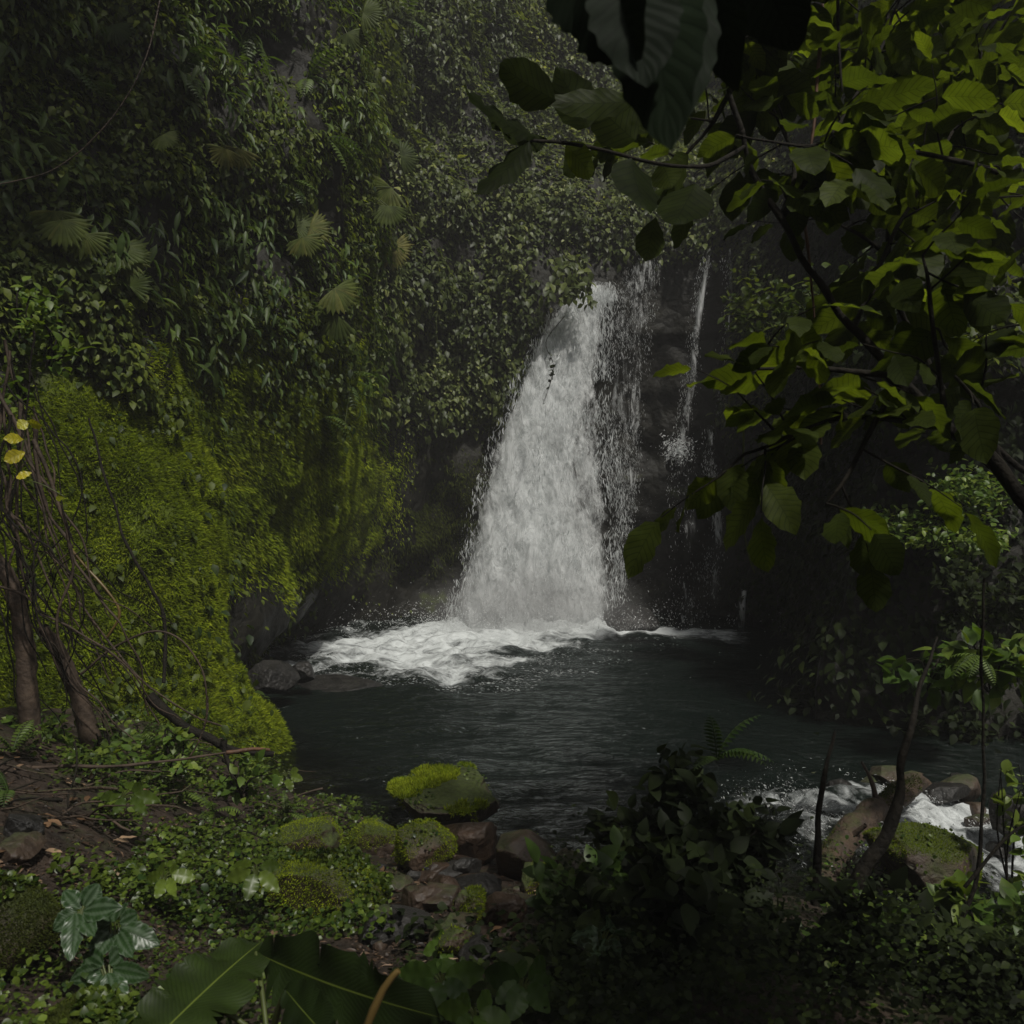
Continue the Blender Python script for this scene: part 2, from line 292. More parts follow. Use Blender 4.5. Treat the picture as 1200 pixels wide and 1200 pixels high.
zz = np.concatenate([np.linspace(-1.5, 12, 160)[:-1], np.linspace(12, 25, 71)])
lv = np.array([catmull(np.array(c), NS) for c in CT])        # level, s, 2
tt = np.interp(zz, LV, np.arange(len(LV)))
CG = np.zeros((NZ, NS, 3))
for i, t in enumerate(tt):
    k = min(int(t), len(LV) - 2); f = t - k; f = f * f * (3 - 2 * f) * .5 + f * .5
    CG[i, :, :2] = lv[k] * (1 - f) + lv[k + 1] * f; CG[i, :, 2] = zz[i]
def gnormals(G):
    a = np.gradient(G, axis=1); b = np.gradient(G, axis=0); return nrm(np.cross(a, b)) 
CN = gnormals(CG)
if CN[100, 100] @ np.array([1, 0, 0]) < 0: CN = -CN
sidx = np.linspace(0, len(CT[0]) - 1, NS)[None, :].repeat(NZ, 0)
# moss buttress smoother, the foliage walls lumpier, ledges in the wet rock
amp = .24 + .34 * np.maximum(sstep(4.2, 7, CG[..., 2]), sstep(9.5, 10.5, sidx))
disp = fbm(CG * np.array([.55, .55, .4]), 4, 21) * amp * 1.6 + (1 - np.abs(fbm(CG * np.array([.9, .9, .5]), 3, 33))) * .25 - .2 + .06 * fbm(CG * 3.0, 3, 8)
disp = disp + np.where((sidx < 6.2) & (sidx > 2), .2 * fbm(CG * np.array([1.9, 1.9, .45]), 3, 71) * sstep(5.5, 3.5, CG[..., 2]), 0)
disp *= sstep(-.5, 1.0, CG[..., 2]) * .75 + .25
disp = np.where((sidx > 11.5) & (sidx < 13.3) & (CG[..., 2] > 7), disp * .4, disp)
CG = CG + CN * disp[..., None]
CN = gnormals(CG)
if CN[100, 100] @ np.array([1, 0, 0]) < 0: CN = -CN
CQ = gridq(NZ, NS)[:, ::-1]
bv_cliff = BVHTree.FromPolygons(CG.reshape(-1, 3).tolist(), CQ.tolist())
bv_ground = BVHTree.FromPolygons(GV.tolist(), GQ.tolist())
def hit(px, py, bv=None):
    d = nrm(np.array([(px - 600) / F, 1, -(py - 600) / F])); best = None
    for b in ([bv] if bv else [bv_cliff, bv_ground]):
        p, n, i, dist = b.ray_cast(Vector(CAM), Vector(d))
        if p is not None and (best is None or dist < best[2]): best = (np.array(p), np.array(n), dist)
    if best is None: return CAM + d * 15, -d
    p, n = best[0], best[1]
    if n @ d > 0: n = -n
    return p, n
c4 = (CG[:-1, :-1] + CG[1:, 1:]) / 2; area = np.linalg.norm(np.cross(CG[1:, 1:] - CG[:-1, :-1], CG[1:, :-1] - CG[:-1, 1:]), axis=-1) / 2
cn4 = nrm(CN[:-1, :-1] + CN[1:, 1:]); cs4 = sidx[:-1, :-1]
cpx = 600 + c4[..., 0] / np.maximum(c4[..., 1], .5) * F; cpy = 600 - (c4[..., 2] - CAM[2]) / np.maximum(c4[..., 1], .5) * F
inview = (cpx > -260) & (cpx < 1420) & (cpy > -300) & (c4[..., 1] > 2)
def scatter(n, dens):
    w = (area * dens * inview).ravel(); w = w / w.sum(); k = rng.choice(len(w), n, p=w)
    i, j = np.unravel_index(k, c4.shape[:2]); a = rng.random((n, 1)); b = rng.random((n, 1))
    P = (CG[i, j] * (1 - a) + CG[i, j + 1] * a) * (1 - b) + (CG[i + 1, j] * (1 - a) + CG[i + 1, j + 1] * a) * b
    return P, cn4[i, j]

# ------------------------------------------------------------------ leaves
UP = np.array([0, 0, 1.0])
LT_V = np.array([[0, 0, 0], [-.3, .32, .07], [0, .32, 0], [.3, .32, .07], [-.24, .66, .02], [0, .66, -.05], [.24, .66, .02], [0, 1, -.18]])
LT_T = np.array([[0, 2, 1], [0, 3, 2], [4, 5, 7], [5, 6, 7]]); LT_Q = np.array([[1, 2, 5, 4], [2, 3, 6, 5]])
LT_U = np.array([[0, 0], [-1, .32], [0, .32], [1, .32], [-1, .66], [0, .66], [1, .66], [0, 1]])
_v = [0, .12, .28, .46, .64, .8, .92, 1]; _w = [0, .17, .29, .31, .25, .15, .06, 0]
HT_V = []; HT_U = []
for a_, w_ in zip(_v, _w):
    for u_ in (-1, 0, 1): HT_V.append([u_ * w_, a_, .22 * abs(u_) * w_ - .2 * a_ * a_]); HT_U.append([u_, a_])
HT_V = np.array(HT_V); HT_U = np.array(HT_U); HT_Q = gridq(8, 3)
def leaves_hi(mb, P, D, Nn, S, rnd, wide=1.0):
    n = len(P); D = nrm(D); Nn = nrm(Nn - (Nn * D).sum(-1, keepdims=True) * D); X_ = np.cross(D, Nn)
    S = np.broadcast_to(np.asarray(S, float), (n,)); wide = np.broadcast_to(np.asarray(wide, float), (n,))
    V = P[:, None] + S[:, None, None] * (HT_V[None, :, :1] * wide[:, None, None] * X_[:, None] + HT_V[None, :, 1:2] * D[:, None] + HT_V[None, :, 2:] * Nn[:, None])
    mb.add(V.reshape(-1, 3), None, (HT_Q[None] + (np.arange(n) * 24)[:, None, None]).reshape(-1, 4), np.tile(HT_U, (n, 1)), np.repeat(rnd, 24))
def leaves(mb, P, D, Nn, S, rnd, wide=1.0):
    """many small pointed leaves: base P, length direction D, upper side Nn, length S"""
    n = len(P); D = nrm(D); Nn = nrm(Nn - (Nn * D).sum(-1, keepdims=True) * D); X_ = np.cross(D, Nn)
    S = np.broadcast_to(np.asarray(S, float), (n,)); wide = np.broadcast_to(np.asarray(wide, float), (n,))
    V = P[:, None] + S[:, None, None] * (LT_V[None, :, :1] * wide[:, None, None] * X_[:, None] + LT_V[None, :, 1:2] * D[:, None] + LT_V[None, :, 2:] * Nn[:, None])
    o = (np.arange(n) * 8)[:, None, None]
    mb.add(V.reshape(-1, 3), (LT_T[None] + o).reshape(-1, 3), (LT_Q[None] + o).reshape(-1, 4), np.tile(LT_U, (n, 1)), np.repeat(rnd, 8))
def rv(n): return nrm(rng.normal(size=(n, 3)))
def wall_leaves(name, mat, n, dens, smin, smax, label, depth=.35, wide=1.0, clump=1.3, cat='creeper', thr=-.16):
    P, Nn = scatter(n, dens)
    c = fbm(P * clump, 3, 77); k = c + rng.normal(size=n) * .12 > thr; P, Nn, c = P[k], Nn[k], c[k]; n = len(P)
    P = P + Nn * (depth * rng.random((n, 1)) * np.clip(.4 + c * 1.6, .05, 1.6)[:, None])
    D = -UP * .75 + Nn * .45 + rv(n) * .55; U = Nn * .6 + UP * .75 + rv(n) * .45
    S = smin + (smax - smin) * rng.random(n) ** 1.6
    rnd = np.clip(.45 + .3 * vnoise(P * .7, 5) + .22 * rng.normal(size=n), 0, 1)
    mb = MB(); leaves(mb, P, D, U, S, rnd, wide); return tag(mb.build(name, mat), label, cat, kind='stuff')
z4 = c4[..., 2]; y4 = c4[..., 1]
mossy = sstep(6.2, 5.6, cs4) * sstep(2.2, 3.2, cs4) * sstep(4.6, 3.5, z4 + .8 * fbm(c4 * .8, 3, 4) - .25 * (c4[..., 0] + 4))
lobe = sstep(5.4, 5.8, cs4) * sstep(10.3, 8.6, cs4) * sstep(1.3, 2.3, z4 + .5 * fbm(c4 * .9, 3, 24)) * sstep(5.6, 4.2, z4 + .9 * fbm(c4 * .7, 3, 25))
under = sstep(5.6, 6.2, cs4) * sstep(12, 10.5, cs4) * sstep(4.8, 3.0, z4 + .6 * fbm(c4 * .8, 3, 14))   # undercut below the overhang
fallzone = sstep(11.3, 11.7, cs4) * sstep(13.5, 13.1, cs4) * sstep(9.6, 8.6, z4)
left = sstep(9.3, 8.7, cs4); back = sstep(8.7, 9.3, cs4) * sstep(14, 13.4, cs4); right = sstep(13.2, 13.8, cs4) * sstep(18.2, 17.6, cs4)
mz = CG[..., 2]
mfull = sstep(6.3, 5.6, sidx) * sstep(2.2, 3.2, sidx) * sstep(4.6, 3.5, mz + .8 * fbm(CG * .8, 3, 4) - .25 * (CG[..., 0] + 4))
mfull = np.maximum(mfull, .85 * sstep(5.4, 5.8, sidx) * sstep(10.3, 8.6, sidx) * sstep(1.1, 2.2, mz) * sstep(5.6, 4.4, mz))
mb = MB(); mb.add(CG, Q=CQ)
tag(mb.build('cliff', M['cliff'], extra={'mossy': mfull}), 'dark wet cliff enclosing the plunge pool on three sides', kind='structure')
wall_leaves('creeper_foliage', M['creeper'], 85000, left * (1 - mossy * .97) * (1 - under * .97) * (1 - .8 * lobe) * (.35 + sstep(14, 6, y4)), .06, .15, 'dense small-leaved creepers covering the cliff above the mossy buttress', .45, clump=.85, thr=-.1)
wall_leaves('creeper_foliage', M['fern'], 9000, left * (1 - mossy) * (1 - under) * sstep(3.5, 5, z4), .14, .34, 'long narrow leaves drooping among the creepers on the left cliff', .6, wide=.42, clump=1.1, thr=.06)
wall_leaves('creeper_foliage', M['far_leaf'], 100000, back * (1 - fallzone) * (1 - under * .95) * sstep(4.2, 5.2, z4), .1, .24, 'pale creepers hanging on the far cliff beside and above the waterfall', .7, clump=.9, thr=-.36)
wall_leaves('creeper_foliage', M['shade_dark_leaf'], 95000, right * sstep(-.1, .6, z4) * (.6 + .4 * sstep(3, 6, z4)), .08, .19, 'dark leafy growth on the shaded right-hand cliff', .6, thr=-.3)
wall_leaves('creeper_foliage', M['creeper'], 1800, mossy * .5 + under * .12, .05, .12, 'scattered little leaves sprouting through the cliff moss', .1, clump=2.2)

def moss_blades(P, Nn, n, lmin, lmax, w=.14, mb=None, droop=.35):
    mb = mb or MB(); n = len(P)
    D = nrm(Nn * .8 - UP * droop + rv(n) * .55); X_ = nrm(np.cross(D, rv(n))); S = (lmin + (lmax - lmin) * rng.random(n))[:, None]
    A = P - Nn * .01; V = np.stack([A - X_ * S * w, A + X_ * S * w, A + D * S], 1).reshape(-1, 3)
    rnd = np.clip(.5 + .5 * fbm(P * 2.2, 3, 9) + .18 * rng.normal(size=n), 0, 1)
    mb.add(V, np.arange(n * 3).reshape(-1, 3), rnd=np.repeat(rnd, 3)); return mb
P, Nn = scatter(230000, mossy); k = fbm(P * 1.6, 4, 41) + .1 * rng.normal(size=len(P)) > -.5; P, Nn = P[k], Nn[k]
mb = moss_blades(P + Nn * np.clip(fbm(P * 3.5, 3, 55), 0, 1)[:, None] * .1, Nn, 0, .035, .085)
tag(mb.build('moss', M['moss'], smooth=False), 'bright green moss carpet on the leaning rock buttress left of the pool', 'moss', kind='stuff')
P, Nn = scatter(190000, lobe); k = fbm(P * 1.3, 4, 43) + .1 * rng.normal(size=len(P)) > -.3; P, Nn = P[k], Nn[k]
mb = moss_blades(P + Nn * np.clip(fbm(P * 2.5, 3, 56), 0, 1)[:, None] * .16, Nn, 0, .05, .13, droop=.8)
tag(mb.build('moss', M['moss'], smooth=False), 'green moss curtain on the bulging cliff between the buttress and the fall', 'moss', kind='stuff')
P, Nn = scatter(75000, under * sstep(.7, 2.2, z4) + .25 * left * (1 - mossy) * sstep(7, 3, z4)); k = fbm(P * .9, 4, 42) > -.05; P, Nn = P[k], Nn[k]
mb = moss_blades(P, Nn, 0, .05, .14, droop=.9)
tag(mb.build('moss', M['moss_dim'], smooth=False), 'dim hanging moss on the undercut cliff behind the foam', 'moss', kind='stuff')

# ------------------------------------------------------------------ pool water
def poly_sd(x, y, poly):
    P = np.array(poly, float); d = np.full(x.shape, 1e9); ins = np.zeros(x.shape, bool)
    for k in range(len(P)):
        a, b = P[k], P[(k + 1) % len(P)]; e = b - a; t = np.clip(((x - a[0]) * e[0] + (y - a[1]) * e[1]) / (e @ e), 0, 1)
        d = np.minimum(d, np.hypot(x - a[0] - t * e[0], y - a[1] - t * e[1]))
        c = ((a[1] > y) != (b[1] > y)) & (x < (b[0] - a[0]) * (y - a[1]) / (b[1] - a[1] + 1e-12) + a[0]); ins ^= c
    return np.where(ins, d, -d)
FOAM = [(-1.4,21.5),(2.5,21.5),(2.9,19.2),(2.5,18.4),(1.4,17.3),(.55,15.9),(-.35,14.1),(-1.2,13.5),(-2.2,13.5),(-3.7,14.3),(-4.9,16.2),(-5.0,18.3),(-3,20.2)]
FOAM2 = [(2.0,8.3),(1.9,6.7),(2.6,5.8),(5,5.2),(9,4.9),(10,8.4),(6,9.0),(4.2,8.3),(3.3,8.6)]
FOAM3 = [(2.2,18.6),(2.6,17.6),(4.6,16.9),(5.6,18.5),(5.6,20),(2.5,20.5)]
wx = np.arange(-6.5, 15, .055); wy = np.arange(4.2, 24.5, .055); X, Y = np.meshgrid(wx, wy); P0 = np.stack([X, Y, X * 0], -1)
nz = fbm(P0 * 1.1, 4, 61)
f1 = sstep(-1.5, 1.5, poly_sd(X, Y, FOAM) + nz * 1.5); f2 = sstep(-.4, .9, poly_sd(X, Y, FOAM2) + fbm(P0 * 2.2, 3, 62) * .8); f3 = sstep(-.4, 1.2, poly_sd(X, Y, FOAM3) + nz * .7)
foam = np.clip(.77 * f1 + .68 * f2 + .62 * f3, 0, 1) + .06 * sstep(.25, .6, fbm(P0 * np.array([.8, 2.2, 1]), 4, 63))
base = np.exp(-(((X - .7) / 2.1) ** 2 + ((Y - 19.8) / 1.2) ** 2)); foam = foam + .35 * base
Zw = .06 * fbm(P0 * np.array([1.2, 2.6, 1]), 4, 64) + f1 * .24 * fbm(P0 * 2.1, 4, 65) + base * (.22 + .35 * fbm(P0 * 2.5, 3, 66)) + f2 * (.05 + .12 * fbm(P0 * np.array([1.6, 2.4, 1]), 4, 67) + .12 * (1 - 2 * np.abs(fbm(P0 * 2.6, 4, 68)))) - .16 * np.clip(X - 3, 0, 8) * sstep(10.5, 8.5, Y)
dep = -ground_z(X, Y); shallow = .85 * sstep(.75, .05, dep) * (1 - sstep(11, 13, Y))
mb = MB(); mb.add(np.stack([X, Y, Zw], -1), Q=gridq(len(wy), len(wx)))
tag(mb.build('water', M['water'], extra={'foam': foam, 'shallow': shallow}), 'dark green plunge pool with white foam below the fall', kind='structure')

k = rng.choice(X.size, 16000, p=(f2 ** 2 * (fbm(P0 * 1.7, 3, 69) > -.05) * (Y < 10) * (X < 8)).ravel() / (f2 ** 2 * (fbm(P0 * 1.7, 3, 69) > -.05) * (Y < 10) * (X < 8)).sum())
P = np.stack([X.ravel()[k], Y.ravel()[k], Zw.ravel()[k]], -1) + rng.normal(size=(16000, 3)) * np.array([.04, .04, .035]) + np.array([0, 0, .02]); RAPID = P
w_ = (np.clip(f1 * (1 - f1) * 4, 0, 1) * (fbm(P0 * np.array([1.2, 2.6, 1]), 3, 70) > .05) + .008 * (fbm(P0 * np.array([.7, 2.0, 1]), 3, 73) > .22)).ravel() * (Y.ravel() > 8.5) * (X.ravel() < 4.5); k = rng.choice(X.size, 9000, p=w_ / w_.sum())
FLECK = np.stack([X.ravel()[k], Y.ravel()[k], Zw.ravel()[k] + .012], -1) + rng.normal(size=(9000, 3)) * np.array([.05, .03, .004])
# ------------------------------------------------------------------ waterfall
def sheet(mb, rows, nu, nv, off, seed, dens_fn, amp=.16):
    """rows: (py, px left, px right, Y). One torn sheet of falling water."""
    r = catmull(np.array(rows, float), nv); u = np.linspace(0, 1, nu)
    V = np.zeros((nv, nu, 3)); 
    for i in range(nv):
        py, a, b, Yd = r[i]
        for_x = a + (b - a) * u; V[i, :, 0] = (for_x - 600) / F * Yd; V[i, :, 1] = Yd - .5 * np.sin(u * math.pi) ; V[i, :, 2] = CAM[2] - (py - 600) / F * Yd
    vv = np.linspace(0, 1, nv)[:, None]; n1 = fbm(V * np.array([1.6, 1, .8]) + seed, 4, seed)
    V[..., 1] += off + amp * 1.8 * n1; V[..., 0] += amp * .6 * fbm(V * np.array([2, 1, 1.2]) + 7, 3, seed + 3)
    dn = dens_fn(u[None, :], vv) + .22 * fbm(V * np.array([1.5, 1, .8]) + 3, 4, seed + 9)
    mb.add(V, Q=gridq(nv, nu), uv=np.stack([V[..., 0] + seed * 3.1, V[..., 2]], -1), rnd=(seed % 7) / 7)
    return dn.ravel(), V
MAIN = [(338,682,724,22.3),(352,658,718,22.0),(400,624,713,21.5),(450,600,715,21.1),(500,578,720,20.8),(560,560,728,20.5),(620,546,732,20.2),(680,531,732,20.0),(738,512,728,19.8)]
wf = thing('waterfall', 'broad white main waterfall plunging from the cliff into the foaming pool', 'waterfall', at(640, 735, 20))
edge = lambda u, s=.12: -.42 * (sstep(s, 0, u) + sstep(1 - s, 1, u))
mb = MB(); dl = []
for k, off in enumerate((.45, .25, .1, 0, -.15)):
    d_, SV = sheet(mb, MAIN, 60, 170, off, 3 + k * 5, lambda u, v: edge(u, .2) + .1 * sstep(.0, 1, v) + (.26 - .045 * k) - .2 * sstep(.5, .9, u) * sstep(.12, .5, v) * sstep(1, .7, v) + .06 * sstep(.8, 1, v) - (0 if k < 2 else .1 * sstep(.3, 1, u)))
    dl.append(d_)
mb.build('water_sheet', M['fall'], wf, extra={'dens': np.concatenate(dl)})
def drops(mb, n, rows, lmin, lmax, spread, upow=1.0, bias=None):
    r = np.array(rows, float); v = rng.random(n); i = v * (len(r) - 1); k = i.astype(int).clip(0, len(r) - 2); f = (i - k)[:, None]
    q = r[k] * (1 - f) + r[k + 1] * f; u = rng.random(n)
    if bias is not None: u = bias(u)
    px = q[:, 1] + (q[:, 2] - q[:, 1]) * u; Yd = q[:, 3] - .5 * np.sin(np.clip(u, 0, 1) * math.pi) + rng.normal(size=n) * spread
    P = np.stack([(px - 600) / F * Yd, Yd, CAM[2] - (q[:, 0] - 600) / F * Yd], -1) + rng.normal(size=(n, 3)) * np.array([.05, .02, .1])
    cl = fbm(P * np.array([2.2, .2, 1.6]), 3, 91); kk = cl + .25 * rng.normal(size=n) > -.05; P = P[kk]; n = len(P)
    S = (lmin + (lmax - lmin) * rng.random(n) ** 2); D = nrm(-UP + rng.normal(size=(n, 3)) * .25)
    leaves(mb, P, D, rv(n) - np.array([0, .8, 0]), S, np.zeros(n), .1 + .17 * rng.random(n))
mb = MB(); drops(mb, 17000, MAIN, .04, .22, .2)
drops(mb, 9000, MAIN, .006, .03, .3, bias=lambda u: np.where(rng.random(len(u)) < .5, .1 - .17 * u ** 2, .9 + .32 * u ** 2))
mb.build('foam', M['drops'], wf, smooth=False)
VEIL = [(303,738,776,22.4),(350,722,769,22.1),(400,709,763,21.7),(450,706,758,21.4),(500,708,753,21.2),(560,713,749,21.0),(620,716,742,20.8),(690,716,735,20.6)]
w2 = thing('waterfall', 'lacy thin veil of water beside the main fall, dark rock showing through', 'waterfall', at(735, 690, 20.8))
mb = MB(); dl = []
for k in range(2):
    d_, _ = sheet(mb, VEIL, 30, 130, .15 * k, 31 + 4 * k, lambda u, v: edge(u, .22) + .0 - .07 * v + .05 * sstep(.2, 0, v) - .25 * sstep(.04, 0, v), .1); dl.append(d_)
mb.build('water_sheet', M['streak'], w2, extra={'dens': np.concatenate(dl)})
mb = MB(); drops(mb, 8500, VEIL, .015, .1, .12); mb.build('foam', M['drops'], w2, smooth=False)['kind'] = 'stuff'
def stream(label, pts, n, w0, w1, Y0, dn=.0):
    p = np.array(pts, float); rows = [(py, px - w0 + (w0 - w1) * i / (len(p) - 1), px + w0 - (w0 - w1) * i / (len(p) - 1), Y0 - .35 * i / (len(p) - 1)) for i, (px, py) in enumerate(p)]
    t = thing('water_trickle', label, 'trickle', at(p[-1][0], p[-1][1], Y0 - .35), 'thin trickles down the dark rock right of the fall')
    mb = MB(); d_, _ = sheet(mb, rows, 10, 90, 0, 51, lambda u, v: edge(u, .35) + .1 + dn, .05); mb.build('water_sheet', M['streak'], t, extra={'dens': d_})
    mb = MB(); drops(mb, n * 3, rows, .015, .09, .06); mb.build('foam', M['drops'], t, smooth=False)['kind'] = 'stuff'
stream('tall trickle falling from the lip just right of the lacy veil', [(826,298),(820,340),(812,400),(806,460),(797,520)], 900, 6, 9, 22.0)
stream('hair-thin trickle at the right end of the lip', [(850,298),(851,350),(847,420),(843,490)], 180, 2, 3, 22.0, -.05)
stream('trickle spreading below the white splash on the ledge', [(796,525),(800,580),(806,640),(808,700),(806,735)], 420, 16, 26, 21.5, -.16)
stream('narrow bright trickle right of the splash ledge', [(828,500),(832,560),(838,620),(834,700)], 520, 6, 12, 21.4, -.03)
stream('short trickle dropping into the pool at its right rim', [(868,690),(864,715),(860,750)], 260, 6, 10, 20.6, .02)
stream('isolated little trickle over the black rock farthest right', [(920,685),(918,720),(917,768)], 200, 3, 6, 19.5, .02)

# ------------------------------------------------------------------ rocks
def rock_geo(c, s, seed, sub=4, rough=.35, facets=11):
    bm = bmesh.new(); bmesh.ops.create_icosphere(bm, subdivisions=sub, radius=1)
    V = np.array([v.co[:] for v in bm.verts]); T = np.array([[v.index for v in f.verts] for f in bm.faces]); bm.free()
    n = fbm(V * 1.3 + seed * 7.7, 5, seed); e = 1 - np.abs(fbm(V * 1.1 + seed * 3.1, 3, seed + 5))
    n = n + .22 * (1 - 2 * np.abs(fbm(V * 3.2 + seed, 4, seed + 8))) + .1 * fbm(V * 9 + seed, 3, seed + 3)
    q = V * (1 + rough * n + rough * .5 * (e - .7))[:, None]
    rs = np.random.default_rng(seed); pl = nrm(rs.normal(size=(facets, 3)))
    for p_ in pl:
        e_ = np.maximum(0, q @ p_ - (.58 + .3 * rs.random())); q = q - .9 * e_[:, None] * p_
    q = np.sign(q) * np.abs(q) ** .9; q = q * np.array(s)
    a = (seed * 1.7) % 6.28; Rz = np.array([[math.cos(a * .3), -math.sin(a * .3), 0], [math.sin(a * .3), math.cos(a * .3), 0], [0, 0, 1]]); q = q @ Rz.T
    return q + np.array(c), T
def tri_scatter(V, T, n, wfn):
    A, B, C = V[T[:, 0]], V[T[:, 1]], V[T[:, 2]]; cr = np.cross(B - A, C - A); ar = np.linalg.norm(cr, axis=1) / 2; N_ = nrm(cr)
    w = ar * (wfn((A + B + C) / 3, N_) + 1e-6); w = w / w.sum(); k = rng.choice(len(T), n, p=w); a = np.sqrt(rng.random((n, 1))); b = rng.random((n, 1))
    return A[k] * (1 - a) + B[k] * a * (1 - b) + C[k] * a * b, N_[k]
def rock(label, px, py, Yd, wpx, hpx, mat, seed, moss=0, thr=-.1, depth=.8, rough=.42, sub=5, name='rock', cat='rock', group=None, mmat='moss', lo=.0, ml=.028, tiny=0):
    if not Yd:
        Yd = hit(px, py + hpx * .3, bv_ground)[0][1]
    c = at(px, py, Yd); s = (wpx / 2 / F * Yd, wpx / 2 / F * Yd * depth, hpx / 2 / F * Yd)
    t = thing(name, label, cat, c - np.array([0, 0, s[2] * .8]), group)
    V, T = rock_geo(c, s, seed, sub, rough); mb = MB(); mb.add(V, T); mb.build('stone', M[mat], t)
    if moss:
        P, N_ = tri_scatter(V, T, moss, lambda c_, n_: sstep(lo - .3, lo + .4, n_[:, 2] + .25) * (fbm(c_ * 3.2, 3, seed + 2) > thr))
        mb = moss_blades(P, N_, 0, .01, ml, .2, droop=.15); mb.build('moss_cover', M[mmat], t, smooth=False)
    if tiny:
        P, N_ = tri_scatter(V, T, tiny, lambda c_, n_: sstep(-.1, .4, n_[:, 2]) * (fbm(c_ * 2.5, 2, seed + 31) > -.05)); mb = MB()
        leaves_hi(mb, P + N_ * .015, rv(tiny) + N_ * .3, N_ + rv(tiny) * .5, .012 + .025 * rng.random(tiny), rng.random(tiny), 1.2); mb.build('foliage', M['cover'], t)
    return t, V, T
rock('flat-topped boulder ragged with moss at the near edge of the pool', 524, 936, 7.35, 168, 60, 'rock_moss', 3, 24000, -.08, .75, .5, ml=.055, tiny=160)
rock('round bright green mossy rock below the flat boulder', 493, 1000, 0, 72, 66, 'rock_moss', 5, 14000, -.3, .9, .4, tiny=60)
rock('low mossy rock tucked behind the round green one', 432, 985, 0, 62, 46, 'rock_moss', 8, 8000, -.2, .9)
rock('reddish brown bare boulder just under the flat mossy boulder', 548, 990, 0, 92, 62, 'rock_red', 11, 0, rough=.4)
rock('large grey brown boulder with a sharp right shoulder above the muddy gap', 612, 1000, 0, 98, 68, 'rock_brown', 14, 500, .3, rough=.42)
rock('small mossy stone at the foot of the grey brown boulder', 628, 1030, 0, 50, 40, 'rock_moss', 17, 1500, 0)
rock('little moss-capped stone in the middle of the wet rubble', 552, 1065, 0, 34, 46, 'rock_moss', 19, 4500, -.2)
rock('dark purple brown stone beside the moss-capped one', 590, 1068, 0, 54, 44, 'rock_red', 23, 0)
rock('broad wet dark slab in the rubble left of centre', 478, 1080, 0, 62, 34, 'rock_dark', 25, 0, depth=.8, rough=.6)
rock('wet brown slab above the big ground leaves', 496, 1056, 0, 66, 34, 'rock_brown', 27, 0, depth=.7)
rock('grey wet stone under the red boulder', 545, 1022, 0, 44, 34, 'rock_dark', 29)
rock('small stone with a mossy side at the lower right of the rubble', 530, 1105, 0, 46, 40, 'rock_moss', 31, 900, .1)
rock('low dark stone at the end of the rubble near the bushes', 672, 1010, 0, 50, 26, 'rock_brown', 33, 400, .1)
rock('black wet boulder poking out of the foam on the left', 398, 808, 13.3, 104, 30, 'rock_dark', 37, rough=.3)
rock('rounded dark rock at the foot of the fall with water streaming over it', 742, 728, 19.6, 76, 34, 'rock_dark', 41, rough=.25)
rock('dark boulder at the pool rim under the mossy buttress', 318, 795, 11.8, 62, 44, 'rock_dark', 43)
rock('half sunken dark stone behind the foot of the buttress', 352, 790, 12.6, 40, 26, 'rock_dark', 45)
rock('small ledge rock catching a white splash on the right of the fall', 796, 535, 21.7, 34, 44, 'rock_dark', 49)
rock('big sunlit mossy boulder beside the rapids on the right', 1088, 1012, 6.0, 140, 92, 'rock_moss', 53, 30000, -.22, .8, .45, tiny=120)
rock('wet dark stone in the rapids left of the brown log', 985, 925, 8.0, 44, 24, 'rock_dark', 55)
rock('long dark wet rock splitting the rapids on the right', 1105, 928, 8.0, 64, 24, 'rock_dark', 57, rough=.4)
rock('dark stone in the rapids at the far right', 1185, 950, 7.0, 60, 44, 'rock_dark', 59)
rock('brown stone upstream of the rapids near the leaning trunk', 1040, 908, 8.6, 50, 22, 'rock_brown', 61)
rock('mossy hump overgrown with tiny leaves at the left of the rubble', 385, 1040, 0, 130, 90, 'rock_moss', 63, 26000, -.3, .8, .5, ml=.03, tiny=900)
rock('mossy lump on the left bank above the overgrown hump', 352, 985, 0, 90, 50, 'rock_moss', 65, 9000, -.2, tiny=250)
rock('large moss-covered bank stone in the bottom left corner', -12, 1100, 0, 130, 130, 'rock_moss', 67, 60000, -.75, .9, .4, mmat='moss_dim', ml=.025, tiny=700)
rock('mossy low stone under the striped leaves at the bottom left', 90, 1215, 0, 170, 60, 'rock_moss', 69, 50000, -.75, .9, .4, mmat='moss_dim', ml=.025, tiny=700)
rock('grey angular stone on the bare soil of the left bank', 26, 970, 0, 44, 40, 'rock_dark', 71)
rock('brown flat stone beside the grey angular stone', 20, 995, 0, 70, 26, 'rock_brown', 73)
rock('pale pinkish stone lying in the bank soil under twigs', 76, 1008, 0, 40, 22, 'rock_red', 75)
for k in range(26):
    x, y = 420 + 230 * rng.random(), 1005 + 115 * rng.random(); w = 20 + 22 * rng.random()
    rock('rough wet stone half sunk in the brown rubble', x, y, 0, w * 1.4, w * .7, ['rock_dark', 'rock_brown', 'rock_red', 'rock_brown'][k % 4], 200 + k, sub=4, rough=.6, group='stones of the rubble')
for k in range(46):
    x, y = 400 + 250 * rng.random(), 1000 + 130 * rng.random(); p, n_ = hit(x, y)
    w = 6 + 14 * rng.random() ** 2
    rock('small wet cobble among the rubble between the big rocks', x, y - 2, p[1], w * 1.3, w, ['rock_dark', 'rock_brown', 'rock_red'][k % 3], 100 + k, sub=2, group='small cobbles in the rubble')

